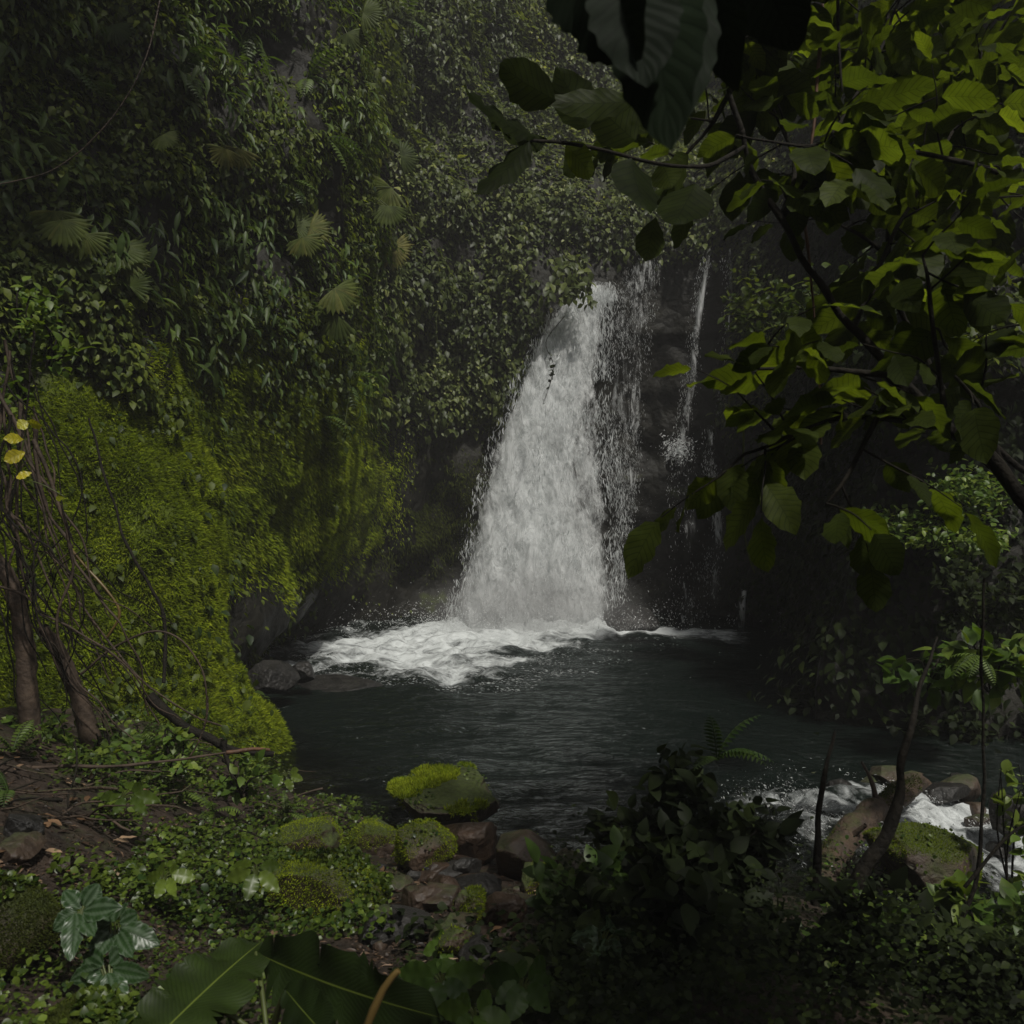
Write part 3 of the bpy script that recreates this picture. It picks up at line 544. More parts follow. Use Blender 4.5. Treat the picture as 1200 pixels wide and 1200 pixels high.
mb = MB(); n = len(RAPID); leaves(mb, RAPID, np.array([.7, -.5, -.2]) + rng.normal(size=(n, 3)) * .5, UP + rv(n) * .6, .008 + .03 * rng.random(n) ** 3, np.zeros(n), .4)
tag(mb.build('foam', M['drops'], smooth=False), 'broken white foam tumbling through the rapids on the right', 'foam', kind='stuff')
n = len(FLECK); mb = MB(); leaves(mb, FLECK, np.array([1, .2, 0]) + rng.normal(size=(n, 3)) * np.array([.4, .5, .05]), UP + rv(n) * .15, .01 + .06 * rng.random(n) ** 4, np.zeros(n), .3)
tag(mb.build('foam', M['drops'], smooth=False), 'loose flecks of foam drifting off across the dark pool', 'foam', kind='stuff')
n = 9000; P = np.stack([.3 + 1.6 * rng.normal(size=n), 19.2 + .55 * rng.normal(size=n), .1 + np.abs(rng.normal(size=n)) * .28], -1); mb = MB(); leaves(mb, P, rv(n) - UP * .2, rv(n) - np.array([0, .8, 0]), .012 + .05 * rng.random(n) ** 3, np.zeros(n), .5)
tag(mb.build('foam', M['drops'], smooth=False), 'fine spray kicked up along the foot of the main fall', 'foam', kind='stuff')
for k in range(14):
    px_, py_ = 930 + 270 * rng.random(), 915 + 95 * rng.random(); w = 14 + 22 * rng.random(); rock('small dark wet stone breaking the rapids', px_, py_, 2.65 * F / (py_ - 600), w * 1.5, w, ['rock_dark', 'rock_brown'][k % 2], 300 + k, sub=4, group='stones in the rapids')
# splash on the ledge rock
t = thing('splash', 'white splash where a trickle hits the small ledge', 'splash', at(794, 528, 21.3)); n = 900
P = at(794, 526, 21.35) + rng.normal(size=(n, 3)) * np.array([.18, .1, .16]); mb = MB(); leaves(mb, P, -UP + rng.normal(size=(n, 3)) * .9, rv(n) - np.array([0, .8, 0]), .02 + .08 * rng.random(n) ** 2, np.zeros(n), .6); mb.build('foam', M['drops'], t, smooth=False)['kind'] = 'stuff'

# ------------------------------------------------------------------ stems, branches
def sweep(mb, pts, r0, r1, n=7, seg=None, wob=0, rnd=.5):
    pts = np.asarray(pts, float); L_ = np.linalg.norm(np.diff(pts, axis=0), axis=1).sum(); m_ = seg or max(6, min(80, int(L_ / .06)))
    C = catmull(pts, m_) if len(pts) > 1 else pts
    if wob: C = C + wob * np.stack([vnoise(C * 5 + 3, 1), vnoise(C * 5 + 9, 2), vnoise(C * 5 + 17, 3)], -1) * np.linspace(0, 1, m_)[:, None] ** .3
    T_ = nrm(np.gradient(C, axis=0)); ref = np.array([.31, .77, .55]); A = nrm(np.cross(T_, ref)); B = np.cross(T_, A)
    r = np.linspace(r0, r1, m_)[:, None, None] * (1 + .2 * vnoise(C * 9, 6) + .12 * vnoise(C * 23, 8))[:, None, None]; th = np.linspace(0, 2 * math.pi, n, endpoint=False)
    V = C[:, None] + r * (np.cos(th)[None, :, None] * A[:, None] + np.sin(th)[None, :, None] * B[:, None])
    i = np.arange(m_ - 1)[:, None] * n; j = np.arange(n)[None]; j2 = (j + 1) % n
    Q = np.stack([i + j, i + j2, i + n + j2, i + n + j], -1).reshape(-1, 4)
    mb.add(V, Q=Q, rnd=rnd); return C
def pxl(pts): return np.array([at(*p) for p in pts])
def bigleaf(mb, P, D, Nn, L_, W, rnd=.5, droop=.22, fold=.12, nv=11, nu=7, shape='ov', wav=.03):
    D = nrm(D); Nn = nrm(Nn - (Nn @ D) * D); X_ = np.cross(D, Nn); v = np.linspace(0, 1, nv)[:, None]; u = np.linspace(-1, 1, nu)[None]
    pr = {'ov': np.sin(math.pi * v ** .85) ** .75, 'obov': np.sin(math.pi * v ** 1.25) ** .8, 'lance': np.sin(math.pi * v ** .7) ** 1.0, 'ban': np.sin(math.pi * v ** .8) ** .6}[shape]
    pr = pr * (1 + .06 * np.sin(v * 40 + rnd * 9)); w = pr * W / 2
    if shape == 'ban':
        rb = np.random.default_rng(int(rnd * 1000) + 1); nt = np.where(rb.random((nv, 2)) < .13, .1 + .45 * rb.random((nv, 2)), 0); w = w * (1 - np.where(u < -.05, nt[:, :1], np.where(u > .05, nt[:, 1:], 0)) * (np.abs(u) > .4))
    z = -droop * L_ * v ** 2 + fold * np.abs(u) * w + wav * L_ * np.sin(v * 22 + rnd * 20) * np.abs(u) ** 1.5 + .25 * w * u * math.sin(rnd * 37)
    V = P + (u * w)[..., None] * X_ + ((v + 0 * u) * L_ * (1 - .12 * droop * v))[..., None] * D + z[..., None] * Nn
    mb.add(V, Q=gridq(nv, nu), uv=np.stack([u + 0 * v, v + 0 * u], -1), rnd=rnd)
def bigleaf_px(mb, b, t, wpx, Y0, Y1, rnd=.5, roll=0, back=True, **k):
    P = at(b[0], b[1], Y0); T_ = at(t[0], t[1], Y1); D = T_ - P; L_ = np.linalg.norm(D); d = D / L_
    v = nrm(P - CAM); n_ = v if back else -v; n_ = nrm(n_ - (n_ @ d) * d); s = np.cross(d, n_); n_ = n_ * math.cos(roll) + s * math.sin(roll)
    bigleaf(mb, P, d, n_, L_, wpx / F * (Y0 + Y1) / 2, rnd, **k)

# ------------------------------------------------------------------ broad-leaved trees overhead, right
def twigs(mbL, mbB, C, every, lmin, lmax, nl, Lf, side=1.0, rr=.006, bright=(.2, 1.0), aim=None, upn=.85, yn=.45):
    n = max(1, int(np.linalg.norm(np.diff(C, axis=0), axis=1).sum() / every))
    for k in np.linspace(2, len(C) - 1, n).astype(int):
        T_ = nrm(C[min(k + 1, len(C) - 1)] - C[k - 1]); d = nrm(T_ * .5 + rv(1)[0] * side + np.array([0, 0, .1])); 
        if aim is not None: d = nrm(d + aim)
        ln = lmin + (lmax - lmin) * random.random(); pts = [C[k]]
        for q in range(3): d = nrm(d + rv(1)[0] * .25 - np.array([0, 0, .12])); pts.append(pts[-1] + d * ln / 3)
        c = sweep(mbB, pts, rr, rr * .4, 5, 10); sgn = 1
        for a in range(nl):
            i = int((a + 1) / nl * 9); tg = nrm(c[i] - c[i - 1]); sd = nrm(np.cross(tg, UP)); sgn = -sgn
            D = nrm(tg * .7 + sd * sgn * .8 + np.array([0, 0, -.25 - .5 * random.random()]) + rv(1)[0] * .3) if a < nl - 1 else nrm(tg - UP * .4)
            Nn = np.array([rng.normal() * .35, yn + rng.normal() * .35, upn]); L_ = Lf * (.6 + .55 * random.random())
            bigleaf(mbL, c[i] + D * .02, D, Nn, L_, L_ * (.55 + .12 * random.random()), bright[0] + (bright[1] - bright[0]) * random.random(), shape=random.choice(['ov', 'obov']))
def tree(label, trunk, r0, r1, limbs, leafspec, bark='bark_dark', extra=None, name='broadleaf_tree', leafm='big_leaf'):
    tp = pxl(trunk); g_ = on_ground(tp[0][0] + .25, tp[0][1] - .1) - UP * .15; tp = np.vstack([g_, tp]); t = thing(name, label, 'tree', g_); r0 *= 1.25; mb = MB(); sweep(mb, tp, r0, r1, 9, wob=.02); mb.build('trunk', M[bark], t)
    ml = MB()
    for l in limbs:
        mb = MB(); c = sweep(mb, pxl(l['p']), l.get('r', .014), l.get('r1', .006), 7, wob=.015)
        if l.get('every'): twigs(ml, mb, c, l['every'], l.get('a', .25), l.get('b', .5), l.get('n', 5), l.get('L', .33), **l.get('k', {}))
        mb.build('branch', M[bark], t)
    if extra: extra(ml)
    ml.build('crown', M[leafm], t); return t
def exA(ml):
    for b, tp_, w, y0, y1, r, ro in [((652,118),(570,76),52,3.5,3.3,.35,.3),((745,118),(640,130),40,3.5,3.6,.5,.5),((662,168),(704,214),34,3.7,3.6,1,.2),((690,150),(660,85),50,3.8,3.9,.3,-.3),((628,160),(525,128),36,3.5,3.2,.05,1.1),((620,165),(566,250),40,3.4,3.3,.05,.9),((640,165),(560,165),34,3.6,3.3,.2,.8),((745,165),(690,120),55,3.9,3.9,.6,.2),((740,185),(748,262),66,3.3,3.2,.0,-.7),((775,190),(790,222),40,4,4,.9,.3),((735,150),(775,105),50,4,4.1,.6,0),((700,130),(640,118),40,4,4,.5,.4),((815,215),(786,278),64,3.6,3.5,.3,.2)]:
        bigleaf_px(ml, b, tp_, w, y0, y1, r, ro, shape='ov')
tree('broad-leaved tree leaning in from the right, its long bare branch reaching left over the fall',
     [(1330,720,4.2),(1210,590,4.2),(1100,490,4.2),(1000,385,4.2),(915,258,4.2),(872,170,4.2),(852,60,4.2),(846,-120,4.3)], .022, .01,
     [dict(p=[(872,172,4.2),(830,196,4.0),(760,190,3.8),(690,172,3.65),(622,165,3.5)], r=.012),
      dict(p=[(1200,212,4.6),(1110,186,4.4),(1000,172,4.3),(935,172,4.2),(868,160,4.1)], r=.014, every=0.144, n=4, L=0.228),
      dict(p=[(852,60,4.2),(900,20,4.5),(980,-10,4.8)], every=0.0936, n=5, L=0.258),
      dict(p=[(915,258,4.2),(980,150,4.6),(1030,60,5.0),(1060,-20,5.2)], every=0.0936, n=5, L=0.274),
      dict(p=[(1000,385,4.2),(1060,250,4.6),(1130,130,5.0),(1170,40,5.3)], every=0.101, n=5, L=0.274),
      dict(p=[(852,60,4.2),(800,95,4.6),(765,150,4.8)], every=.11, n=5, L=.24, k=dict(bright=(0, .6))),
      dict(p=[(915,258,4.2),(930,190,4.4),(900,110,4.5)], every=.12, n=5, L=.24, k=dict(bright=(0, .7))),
      dict(p=[(860,100,4.2),(830,150,4.3),(800,190,4.4)], every=0.108, n=4, L=0.228)], None, extra=exA)
tree('second broad-leaved tree behind, thin upright stem and sunlit see-through leaves at the top right',
     [(1330,640,5.9),(1190,545,5.8),(1095,440,5.7),(1046,330,5.6),(1036,150,5.6),(1045,-60,5.7)], .022, .012,
     [dict(p=[(1038,200,5.6),(1100,110,5.8),(1190,60,6.0),(1290,20,6.2)], every=0.0936, n=5, L=0.289),
      dict(p=[(1036,150,5.6),(980,90,5.5),(900,60,5.4)], every=0.101, n=5, L=0.274),
      dict(p=[(1040,250,5.6),(1110,240,5.6),(1200,230,5.7)], every=0.122, n=4, L=0.258),
      dict(p=[(1036,120,5.6),(1080,20,5.8),(1120,-60,6)], every=0.101, n=5, L=0.289),
      dict(p=[(1040,300,5.6),(1000,270,5.4),(960,255,5.2)], every=0.18, n=4, L=0.228, k=dict(bright=(0, .4)))], None)
tree('branchy dark-stemmed tree holding the lower cluster of leaves right of the fall',
     [(1300,760,3.85),(1180,560,3.85),(1110,500,3.77),(1040,440,3.70)], .035, .02,
     [dict(p=[(1110,500,3.77),(1000,490,3.70),(930,510,3.63),(870,530,3.55)], every=0.108, n=5, L=0.228, k=dict(bright=(.75,1))),  # paler leaf colours stand in for the backlight this cluster lacks
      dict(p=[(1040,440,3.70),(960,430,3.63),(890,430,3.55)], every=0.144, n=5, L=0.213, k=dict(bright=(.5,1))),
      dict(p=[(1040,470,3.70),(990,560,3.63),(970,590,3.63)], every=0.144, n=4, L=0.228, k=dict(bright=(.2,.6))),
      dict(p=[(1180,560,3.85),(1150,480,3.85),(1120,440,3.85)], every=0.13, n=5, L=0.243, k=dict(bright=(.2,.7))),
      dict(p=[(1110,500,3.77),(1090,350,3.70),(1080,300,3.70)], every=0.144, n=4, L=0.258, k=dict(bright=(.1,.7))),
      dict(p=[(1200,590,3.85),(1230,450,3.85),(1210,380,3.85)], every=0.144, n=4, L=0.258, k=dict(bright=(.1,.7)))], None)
# tree whose canopy hangs over the viewer and shades the lower right; only its lowest leaves reach the frame
ct = thing('broadleaf_tree', 'dark tree overhead whose lowest ribbed leaves hang in at the top centre', 'tree', on_ground(2.2, .6))
mb = MB(); sweep(mb, [on_ground(2.2, .6) - np.array([0, 0, .2]), (2.1, .7, 3), (1.9, 1.2, 5), (1.7, 1.8, 7)], .13, .06, 10, wob=.03); mb.build('trunk', M['bark_dark'], ct)
mbB = MB(); ml = MB()
for e in [(1.2, .6, 5.2), (2.2, 1.5, 5.0), (1.8, .8, 5.2), (3.2, 1.4, 5.2), (1.4, 1.5, 4.9), (2.6, 1.0, 5.4)]:
    c = sweep(mbB, [(1.9, 1.2, 5 + .3 * random.random()), tuple((np.array([1.9, 1.2, 5]) + np.array(e)) / 2 + np.array([0, 0, .4])), e], .03, .01, 6)
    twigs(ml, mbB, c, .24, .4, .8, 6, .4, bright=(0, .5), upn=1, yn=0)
mbB.build('branch', M['bark_dark'], ct); ml.build('crown', M['big_leaf'], ct)
mbn = MB()
for b, tp_, w, y0, y1, r, ro in [((762,-60),(776,152),120,1.25,1.1,.5,.25),((800,-60),(812,120),90,1.3,1.2,.2,-.4),((690,-50),(735,60),130,1.2,1.1,.1,.5),((650,-40),(700,40),70,1.3,1.25,.1,0),((835,-60),(850,100),80,1.35,1.3,.1,.6),((880,-60),(930,60),90,1.5,1.5,.2,.3),((730,-50),(760,90),110,1.15,1.1,.0,-.2)]:
    bigleaf_px(mbn, b, tp_, w, y0, y1, r, ro, back=False, nv=22, nu=11, droop=.12, wav=.008, fold=.06)
mbn.build('low_leaves', M['near_leaf'], ct)

# hanging liana, thin trunks, logs
def stick(name, label, cat, pts, r0, r1, mat, group=None, wob=.02, n=7):
    p = pxl(pts); t = MB(); sweep(t, p, r0, r1, n, wob=wob); o = t.build(name, M[mat]); return tag(o, label, cat, group)
stick('liana', 'reddish brown liana hanging down in front of the right cliff', 'liana', [(968,-40,4.9),(955,130,4.9),(945,230,4.9),(950,320,4.9),(958,410,4.9),(962,520,4.9)], .011, .006, 'bark_red')
stick('liana', 'dark straight liana dropping from the top edge beside the red one', 'liana', [(985,-40,4.4),(983,60,4.4),(984,110,4.4)], .01, .006, 'bark_dark')
stick('liana', 'pale thin vine arcing across the upper left of the cliff', 'liana', [(192,-20,7.4),(170,70,7.4),(130,140,7.5),(70,195,7.6),(0,216,7.6),(-40,218,7.6)], .0065, .005, 'bark_log', wob=.005)
stick('liana', 'slim greenish vine dangling left of the lower leaf cluster', 'liana', [(868,420,5.0),(872,520,5.0),(870,600,5.0),(876,650,5.0),(882,670,5.0)], .006, .004, 'stem')
stick('tree_trunk', 'black slanting trunk leaning over the rapids in front of the brown log', 'tree trunk', [(985,1080,5.0),(1010,1020,5.0),(1042,975,5.0),(1052,930,5.0),(1062,868,5.0),(1076,810,5.1),(1100,745,5.3)], .05, .008, 'bark_dark')
stick('tree_trunk', 'thin dark stem standing left of the leaning trunk', 'tree trunk', [(955,1060,4.8),(958,980,4.8),(962,940,4.8),(968,900,4.8),(978,855,4.9)], .024, .008, 'bark_dark')
stick('sapling', 'slender upright sapling stem on the far right bank', 'sapling', [(1125,1080,4.6),(1145,1020,4.6),(1150,960,4.6),(1152,880,4.6),(1150,760,4.6),(1155,680,4.6)], .012, .006, 'bark_dark')
stick('sapling', 'bent thin sapling crossing the rapids at the right edge', 'sapling', [(1130,1040,4.5),(1160,1000,4.5),(1185,975,4.5),(1215,960,4.5)], .01, .006, 'bark_dark')
t = thing('fallen_log', 'light brown log lying slantwise over the rapids', 'log', at(1000, 985, 6.7)); mb = MB()
c = sweep(mb, pxl([(958,1050,6.1),(985,990,6.6),(1030,950,7.1),(1068,918,7.7)]), .115, .095, 16, 60, wob=.05)
n_ = 16; V = mb.V[0].reshape(-1, n_, 3); V[-1] += (V[-1] - V[-2]) * (rng.random((n_, 1)) * 5); cc = V[-1].mean(0) - (V[-1].mean(0) - V[-4].mean(0)) * .8
V += (fbm(V * np.array([14, 14, 14]), 3, 5) * .012)[..., None] * nrm(V - V.mean(1, keepdims=True)); mb.add(np.concatenate([V[-1], cc[None]]), T=[[i_, (i_ + 1) % n_, n_] for i_ in range(n_)]); mb.build('trunk', M['bark_log'], t)
mb = MB(); sweep(mb, [c[40], c[40] + np.array([-.05, -.05, .22]), c[40] + np.array([-.16, -.05, .42])], .03, .012, 6, 10, wob=.03); mb.build('branch_stub', M['bark'], t); mb = MB(); sweep(mb, [c[22], c[22] + np.array([.12, -.1, .16])], .028, .018, 6, 8); mb.build('branch_stub', M['bark'], t)
q_ = rng.integers(6, 58, 5000); th_ = rng.normal(size=5000) * .7; tg_ = nrm(np.gradient(c, axis=0))[q_]; sd_ = nrm(np.cross(tg_, UP)); N_ = np.cos(th_)[:, None] * np.cross(sd_, tg_) + np.sin(th_)[:, None] * sd_; P = c[q_] + .108 * N_ + tg_ * rng.normal(size=(5000, 1)) * .02
k = fbm(P * 3.5, 3, 12) > .08; mb = moss_blades(P[k], N_[k], 0, .01, .03, .2, droop=.1); mb.build('moss_cover', M['moss_dim'], t, smooth=False)
stick('tree_trunk', 'leaning grey brown trunk at the left edge among roots', 'tree trunk', [(38,915,6.0),(34,830,6.0),(30,760,6.0),(22,715,6.0),(5,672,6.0),(-40,610,6.0)], .075, .055, 'bark', n=12)
stick('tree_trunk', 'shorter dark trunk leaning beside the grey brown one', 'tree trunk', [(122,920,6.3),(106,860,6.3),(92,815,6.3),(72,770,6.3),(50,735,6.2)], .07, .045, 'bark', n=12)
stick('fallen_log', 'dark broken branch lying across the foot of the mossy buttress', 'log', [(175,815,6.9),(210,848,6.9),(240,862,6.9),(275,880,6.9),(320,884,7.0)], .042, .022, 'bark_dark')
stick('fallen_log', 'short dark stub propped under the broken branch', 'log', [(262,868,6.85),(266,890,6.8),(276,925,6.6)], .024, .014, 'bark_dark')
stick('twig', 'long thin twig lying level across the left bank', 'twig', [(10,898,5.6),(120,898,5.6),(200,890,5.7),(268,884,5.8)], .012, .007, 'bark')
stick('twig', 'reddish stick beside the broken branch', 'twig', [(265,882,6.6),(318,877,6.8)], .018, .012, 'bark_red')
stick('vine', 'yellowish looping vine in front of the moss on the left', 'vine', [(82,642,6.2),(112,675,6.2),(136,705,6.2),(138,725,6.2),(124,748,6.2)], .011, .009, 'stalk')
stick('vine', 'arched bare vine bowing over the lower moss', 'vine', [(95,790,6.4),(140,755,6.4),(180,740,6.4),(215,752,6.4),(238,790,6.4),(240,840,6.4)], .009, .006, 'bark')
stick('vine', 'pale straight twig slanting down the lower moss', 'vine', [(92,705,6.2),(120,745,6.2),(170,800,6.2),(225,835,6.2),(260,850,6.3)], .009, .006, 'bark_log')
stick('vine', 'pale root arching up from the broken branch', 'vine', [(210,905,6.2),(232,870,6.2),(243,835,6.2),(243,815,6.2)], .008, .006, 'bark_log')
stick('vine', 'thin dark creeper stem running up the middle of the moss', 'vine', [(192,800,7.4),(190,720,7.6),(150,640,7.7),(125,560,7.9),(105,490,8.0)], .016, .01, 'bark_dark')
stick('stalk', 'blurred tawny stalk rising at the bottom edge', 'stalk', [(425,1215,1.9),(446,1165,1.9),(462,1142,1.9),(468,1138,1.9)], .009, .006, 'stalk', wob=.002)
for k in range(30):
    x0 = 60 * rng.random() - 15; y0 = 380 + 230 * rng.random(); x1 = 20 + 190 * rng.random(); y1 = 720 + 150 * rng.random(); Yd = 5.7 + .8 * rng.random()
    stick('root', 'thin dark hanging root in the tangle at the left edge', 'root', [(x0, y0, Yd), (x0 + (x1 - x0) * .15 + 25 * rng.normal(), y0 + (y1 - y0) * .35, Yd), (x0 + (x1 - x0) * .55 + 25 * rng.normal(), y0 + (y1 - y0) * .7, Yd), (x1, y1, Yd + .2)], .005 + .011 * rng.random() ** 2, .004, ['bark_dark', 'bark'][k % 2], 'hanging roots at the left edge', wob=.06, n=5)
for k in range(60):
    x, y = (390 * rng.random(), 800 + 180 * rng.random()); p, n_ = hit(x, y, bv_ground); d = nrm(np.array([rng.normal(), rng.normal() * .6, .25 * rng.normal()])); ln = .15 + .4 * rng.random()
    mb = MB(); sweep(mb, [p + UP * .05 - d * ln, p + UP * .08 + rv(1)[0] * .04, p + UP * .06 + d * ln], .006 + .005 * rng.random(), .003, 5, wob=.05)
    tag(mb.build('twig', M[['bark', 'bark_dark', 'bark_log'][k % 3]]), 'small dead twig on the littered left bank', 'twig', 'dead twigs littering the left bank')

# ------------------------------------------------------------------ fan palms, ferns, hanging vines on the cliff
def fan(mb, P, D, Nn, Rr, rnd, seg=15, spread=2.5):
    D = nrm(D); Nn = nrm(Nn - (Nn @ D) * D); X_ = np.cross(D, Nn); th = np.linspace(-spread / 2 * 1.15, spread / 2 * 1.15, seg)
    for a in th:
        dd = math.cos(a) * D + math.sin(a) * X_; ss = -math.sin(a) * D + math.cos(a) * X_; w = Rr * spread / seg * .6; l = Rr * (.85 + .25 * random.random()); dr = .05 + .16 * random.random()
        st = [(0, .05, 0), (.45, .5, -.02), (.75, .62, -.1), (1, .05, -dr)]; V = []; U = []
        for v, ww, z in st:
            for u in (-1, 0, 1): V.append(P + dd * l * v + ss * u * w * ww * (1.5 if v else 1) + Nn * l * (z + (.035 if u == 0 else -.02) * (v > 0))); U.append((u, v))
        mb.add(V, Q=gridq(4, 3), uv=U, rnd=np.clip(rnd + rng.normal() * .06, 0, 1))
def fan_palm(label, px, py, wpx, fans=3, rnd=.4, down=.5):
    p, n_ = hit(px, py, bv_cliff); Rr = wpx / 2 / F * p[1]; t = thing('fan_palm', label, 'palm', p, 'fan-leaved palms on the cliff'); ms_ = MB()
    for k in range(fans):
        q = p + n_ * (.25 + .5 * Rr) + rv(1)[0] * Rr * .75 * (fans > 1) * np.array([1, .5, .8]); mb = MB()
        sweep(ms_, [p - n_ * .1, (p + q) / 2 + UP * .12, q], .012, .006, 5, 8)
        fan(mb, q, nrm(np.array([.3, 0, .25 - down * 1.2]) + rv(1)[0] * np.array([.8, .1, .4])), nrm(n_ * .25 + UP * .3 + np.array([.15, -1.0, 0]) + rv(1)[0] * .25), Rr * (.8 + .3 * random.random()), np.clip(rnd + rng.normal() * .12, 0, 1)); mb.build('fan_leaf', M['palm'], t)
    ms_.build('stalk', M['stem'], t)
for a in [('single upright fan leaf at the top of the three on the cliff edge', 432, 180, 56, 2, .35, .1), ('middle fan palm with drooping ragged fans on the cliff edge', 420, 238, 60, 3, .5, .6), ('yellowing round fan leaf lowest on the cliff edge', 438, 288, 46, 1, .95, .3),
          ('pair of dull fans hanging straight down in the dark hollow', 245, 168, 46, 2, .7, 1.2), ('cluster of broad fan leaves midway up the left cliff', 338, 285, 60, 4, .45, .4), ('neat rounded fan palm below the broad cluster', 360, 368, 62, 2, .4, .5), ('spiky long-fingered palm at the upper left', 68, 268, 70, 3, .6, .8),
          ('half folded fan in the creepers below the long vine', 180, 186, 44, 1, .4, .7), ('grey green fan high in the top left corner', 100, 28, 60, 2, .25, .6), ('fan palm tucked under the spiky palm', 135, 305, 60, 2, .45, .5), ('small fan near the left edge below the vine', 38, 190, 44, 1, .3, .4), ('fan leaf at the top edge above the dark hollow', 395, 40, 52, 2, .4, .3), ('fan palm low in the creepers above the moss', 140, 345, 50, 1, .3, .3)]: fan_palm(*a)
def frond(mb, P, D, L_, curve=.5, rnd=.5, np_=13, w=.2, side=None):
    D = nrm(D); c = [P]; d = D
    for k in range(np_): d = nrm(d - UP * curve * .16); c.append(c[-1] + d * L_ / np_)
    c = np.array(c); sweep(mb, c[::3] if len(c) > 9 else c, .006, .002, 4, np_, rnd=.2); tg = nrm(np.gradient(c, axis=0)); sd = nrm(np.cross(tg, UP + .01)) if side is None else nrm(np.cross(tg, side)); up = np.cross(sd, tg); s = np.linspace(0, 1, len(c)); ln = L_ * w * np.sin(math.pi * np.clip(s * .93 + .1, 0, 1)) ** .8
    for q in (-1, 1): leaves(mb, c, sd * q + tg * .35 - up * .12, up, ln, np.full(len(c), rnd) + rng.normal(size=len(c)) * .05, .55)
def fern(label, p, n_, L_, k=5, rnd=.5, name='fern', group='ferns on the cliff', up=.5):
    t = thing(name, label, 'fern', p, group)
    for i in range(k):
        mb = MB(); frond(mb, p, nrm(n_ * .7 + UP * up + rv(1)[0] * .75), L_ * (.75 + .5 * random.random()), .75, np.clip(rnd + .2 * rng.normal(), 0, 1)); mb.build('frond', M['fern'], t)
for lb, px, py, L_, r in [('fern arching over the creepers at the upper left corner', 70, 85, 55, .4), ('fern with a drooping frond right of the pale vine', 125, 85, 60, .35), ('fern below the corner fern on the far left', 55, 160, 50, .4), ('shiny grey fern catching light in the dark hollow', 205, 95, 60, .2), ('fern left of the half folded fan', 115, 125, 46, .35), ('fern beside the broad fan cluster', 265, 285, 50, .4), ('long fern hanging at the top near the far cliff', 375, 160, 60, .5), ('fern on the cliff edge above the three fans', 360, 100, 55, .4), ('fern low on the cliff edge beside the moss column', 395, 450, 50, .6), ('fern trailing from the moss column', 370, 490, 44, .5), ('fern left of the neat rounded fan', 300, 375, 46, .4), ('fern at the left edge above the yellow leaves', 25, 300, 55, .8), ('bright fern low on the far left wall', 45, 360, 50, .95), ('fern under the far cliff overhang', 330, 215, 46, .35), ('fern high up on the left cliff', 290, 40, 55, .3), ('fern at the very top left of the far cliff', 470, 30, 60, .7)]:
    p, n_ = hit(px, py, bv_cliff); fern(lb, p + n_ * .1, n_, L_ / F * p[1], 5, r, up=.2)
def hanging(label, px, py, length, seed, mat='far_leaf', leafy=26, s=.13):
    p, n_ = hit(px, py, bv_cliff); p = p + n_ * .55; t = thing('hanging_vine', label, 'vine', p, 'leafy vines hanging down the cliff'); mb = MB()
    Lm = length / F * p[1]; c = sweep(mb, [p - n_ * .6 + UP * .2, p, p - UP * Lm * .5 + rv(1)[0] * .12, p - UP * Lm + rv(1)[0] * .15], .01, .005, 5, 40); mb.build('stem', M['stem'], t)
    k = rng.integers(4, 40, leafy * 2); P = c[k] + rv(len(k)) * .06; mb = MB(); leaves(mb, P, rv(len(k)) * .7 - UP * .6 - np.array([0, .3, 0]), UP * .7 + rv(len(k)) * .5 - np.array([0, .5, 0]), s * (.6 + .7 * rng.random(len(k))), rng.random(len(k)))
    mb.build('foliage', M[mat], t)
for k, (px, py, ln, lb) in enumerate([(492, 130, 210, 'leafy vine hanging beside the dark cleft'), (515, 180, 240, 'long leafy vine second from the dark cleft'), (540, 120, 260, 'leafy vine on the far cliff below the drooping dark leaves'), (565, 210, 190, 'vine trailing down the middle of the far cliff'), (590, 150, 240, 'vine hanging under the tip of the long bare branch'), (610, 230, 160, 'vine reaching down toward the left of the fall'), (640, 190, 180, 'vine just left of the fall lip'), (660, 240, 110, 'short leafy vine overhanging the fall lip'), (685, 260, 95, 'bushy vine dangling across the top of the fall'), (505, 320, 130, 'vine low on the far cliff by the cleft'), (550, 340, 110, 'low vine above the undercut'), (585, 330, 120, 'low vine close to the fall edge'), (405, 300, 170, 'vine hanging off the cliff edge under the fans'), (385, 350, 170, 'vine over the moss column'), (430, 330, 140, 'outermost vine on the cliff edge')]): hanging(lb, px, py, ln, k, 'far_leaf' if px > 450 else 'creeper')
# twigs with leaves dangling in front of the fall
t = thing('dangling_twig', 'fine dark twig with tiny leaves dangling in front of the white water', 'twig', at(648, 440, 19)); mb = MB()
c = sweep(mb, pxl([(662, 370, 19), (640, 400, 19), (648, 425, 19), (646, 445, 19), (637, 472, 19)]), .009, .006, 4, 24); mb.build('stem', M['bark_dark'], t); mb = MB()
P = c[rng.integers(8, 24, 26)]; leaves(mb, P, rv(26) - UP * .3, rv(26), .1, rng.random(26)); mb.build('foliage', M['shade_dark_leaf'], t)
t = thing('overhanging_branch', 'leafy branch overhanging the very top of the main fall', 'branch', at(640, 330, 20.3)); mb = MB()
for q in range(5):
    c = sweep(mb, pxl([(640 + 8 * q, 290, 21.4), (655 + 8 * q, 318, 20.6), (650 + 9 * q + 6 * rng.normal(), 345 + 14 * rng.random(), 20.3)]), .018, .006, 5, 20)
    if q == 0: ml = MB()
    k = rng.integers(5, 20, 46); leaves(ml, c[k] + rv(46) * .12, rv(46) * .7 - UP * .6, UP * .6 + rv(46) * .5 - np.array([0, .5, 0]), .16 + .12 * rng.random(46), .25 + .6 * rng.random(46))
mb.build('stem', M['bark_dark'], t); ml.build('foliage', M['far_leaf'], t)

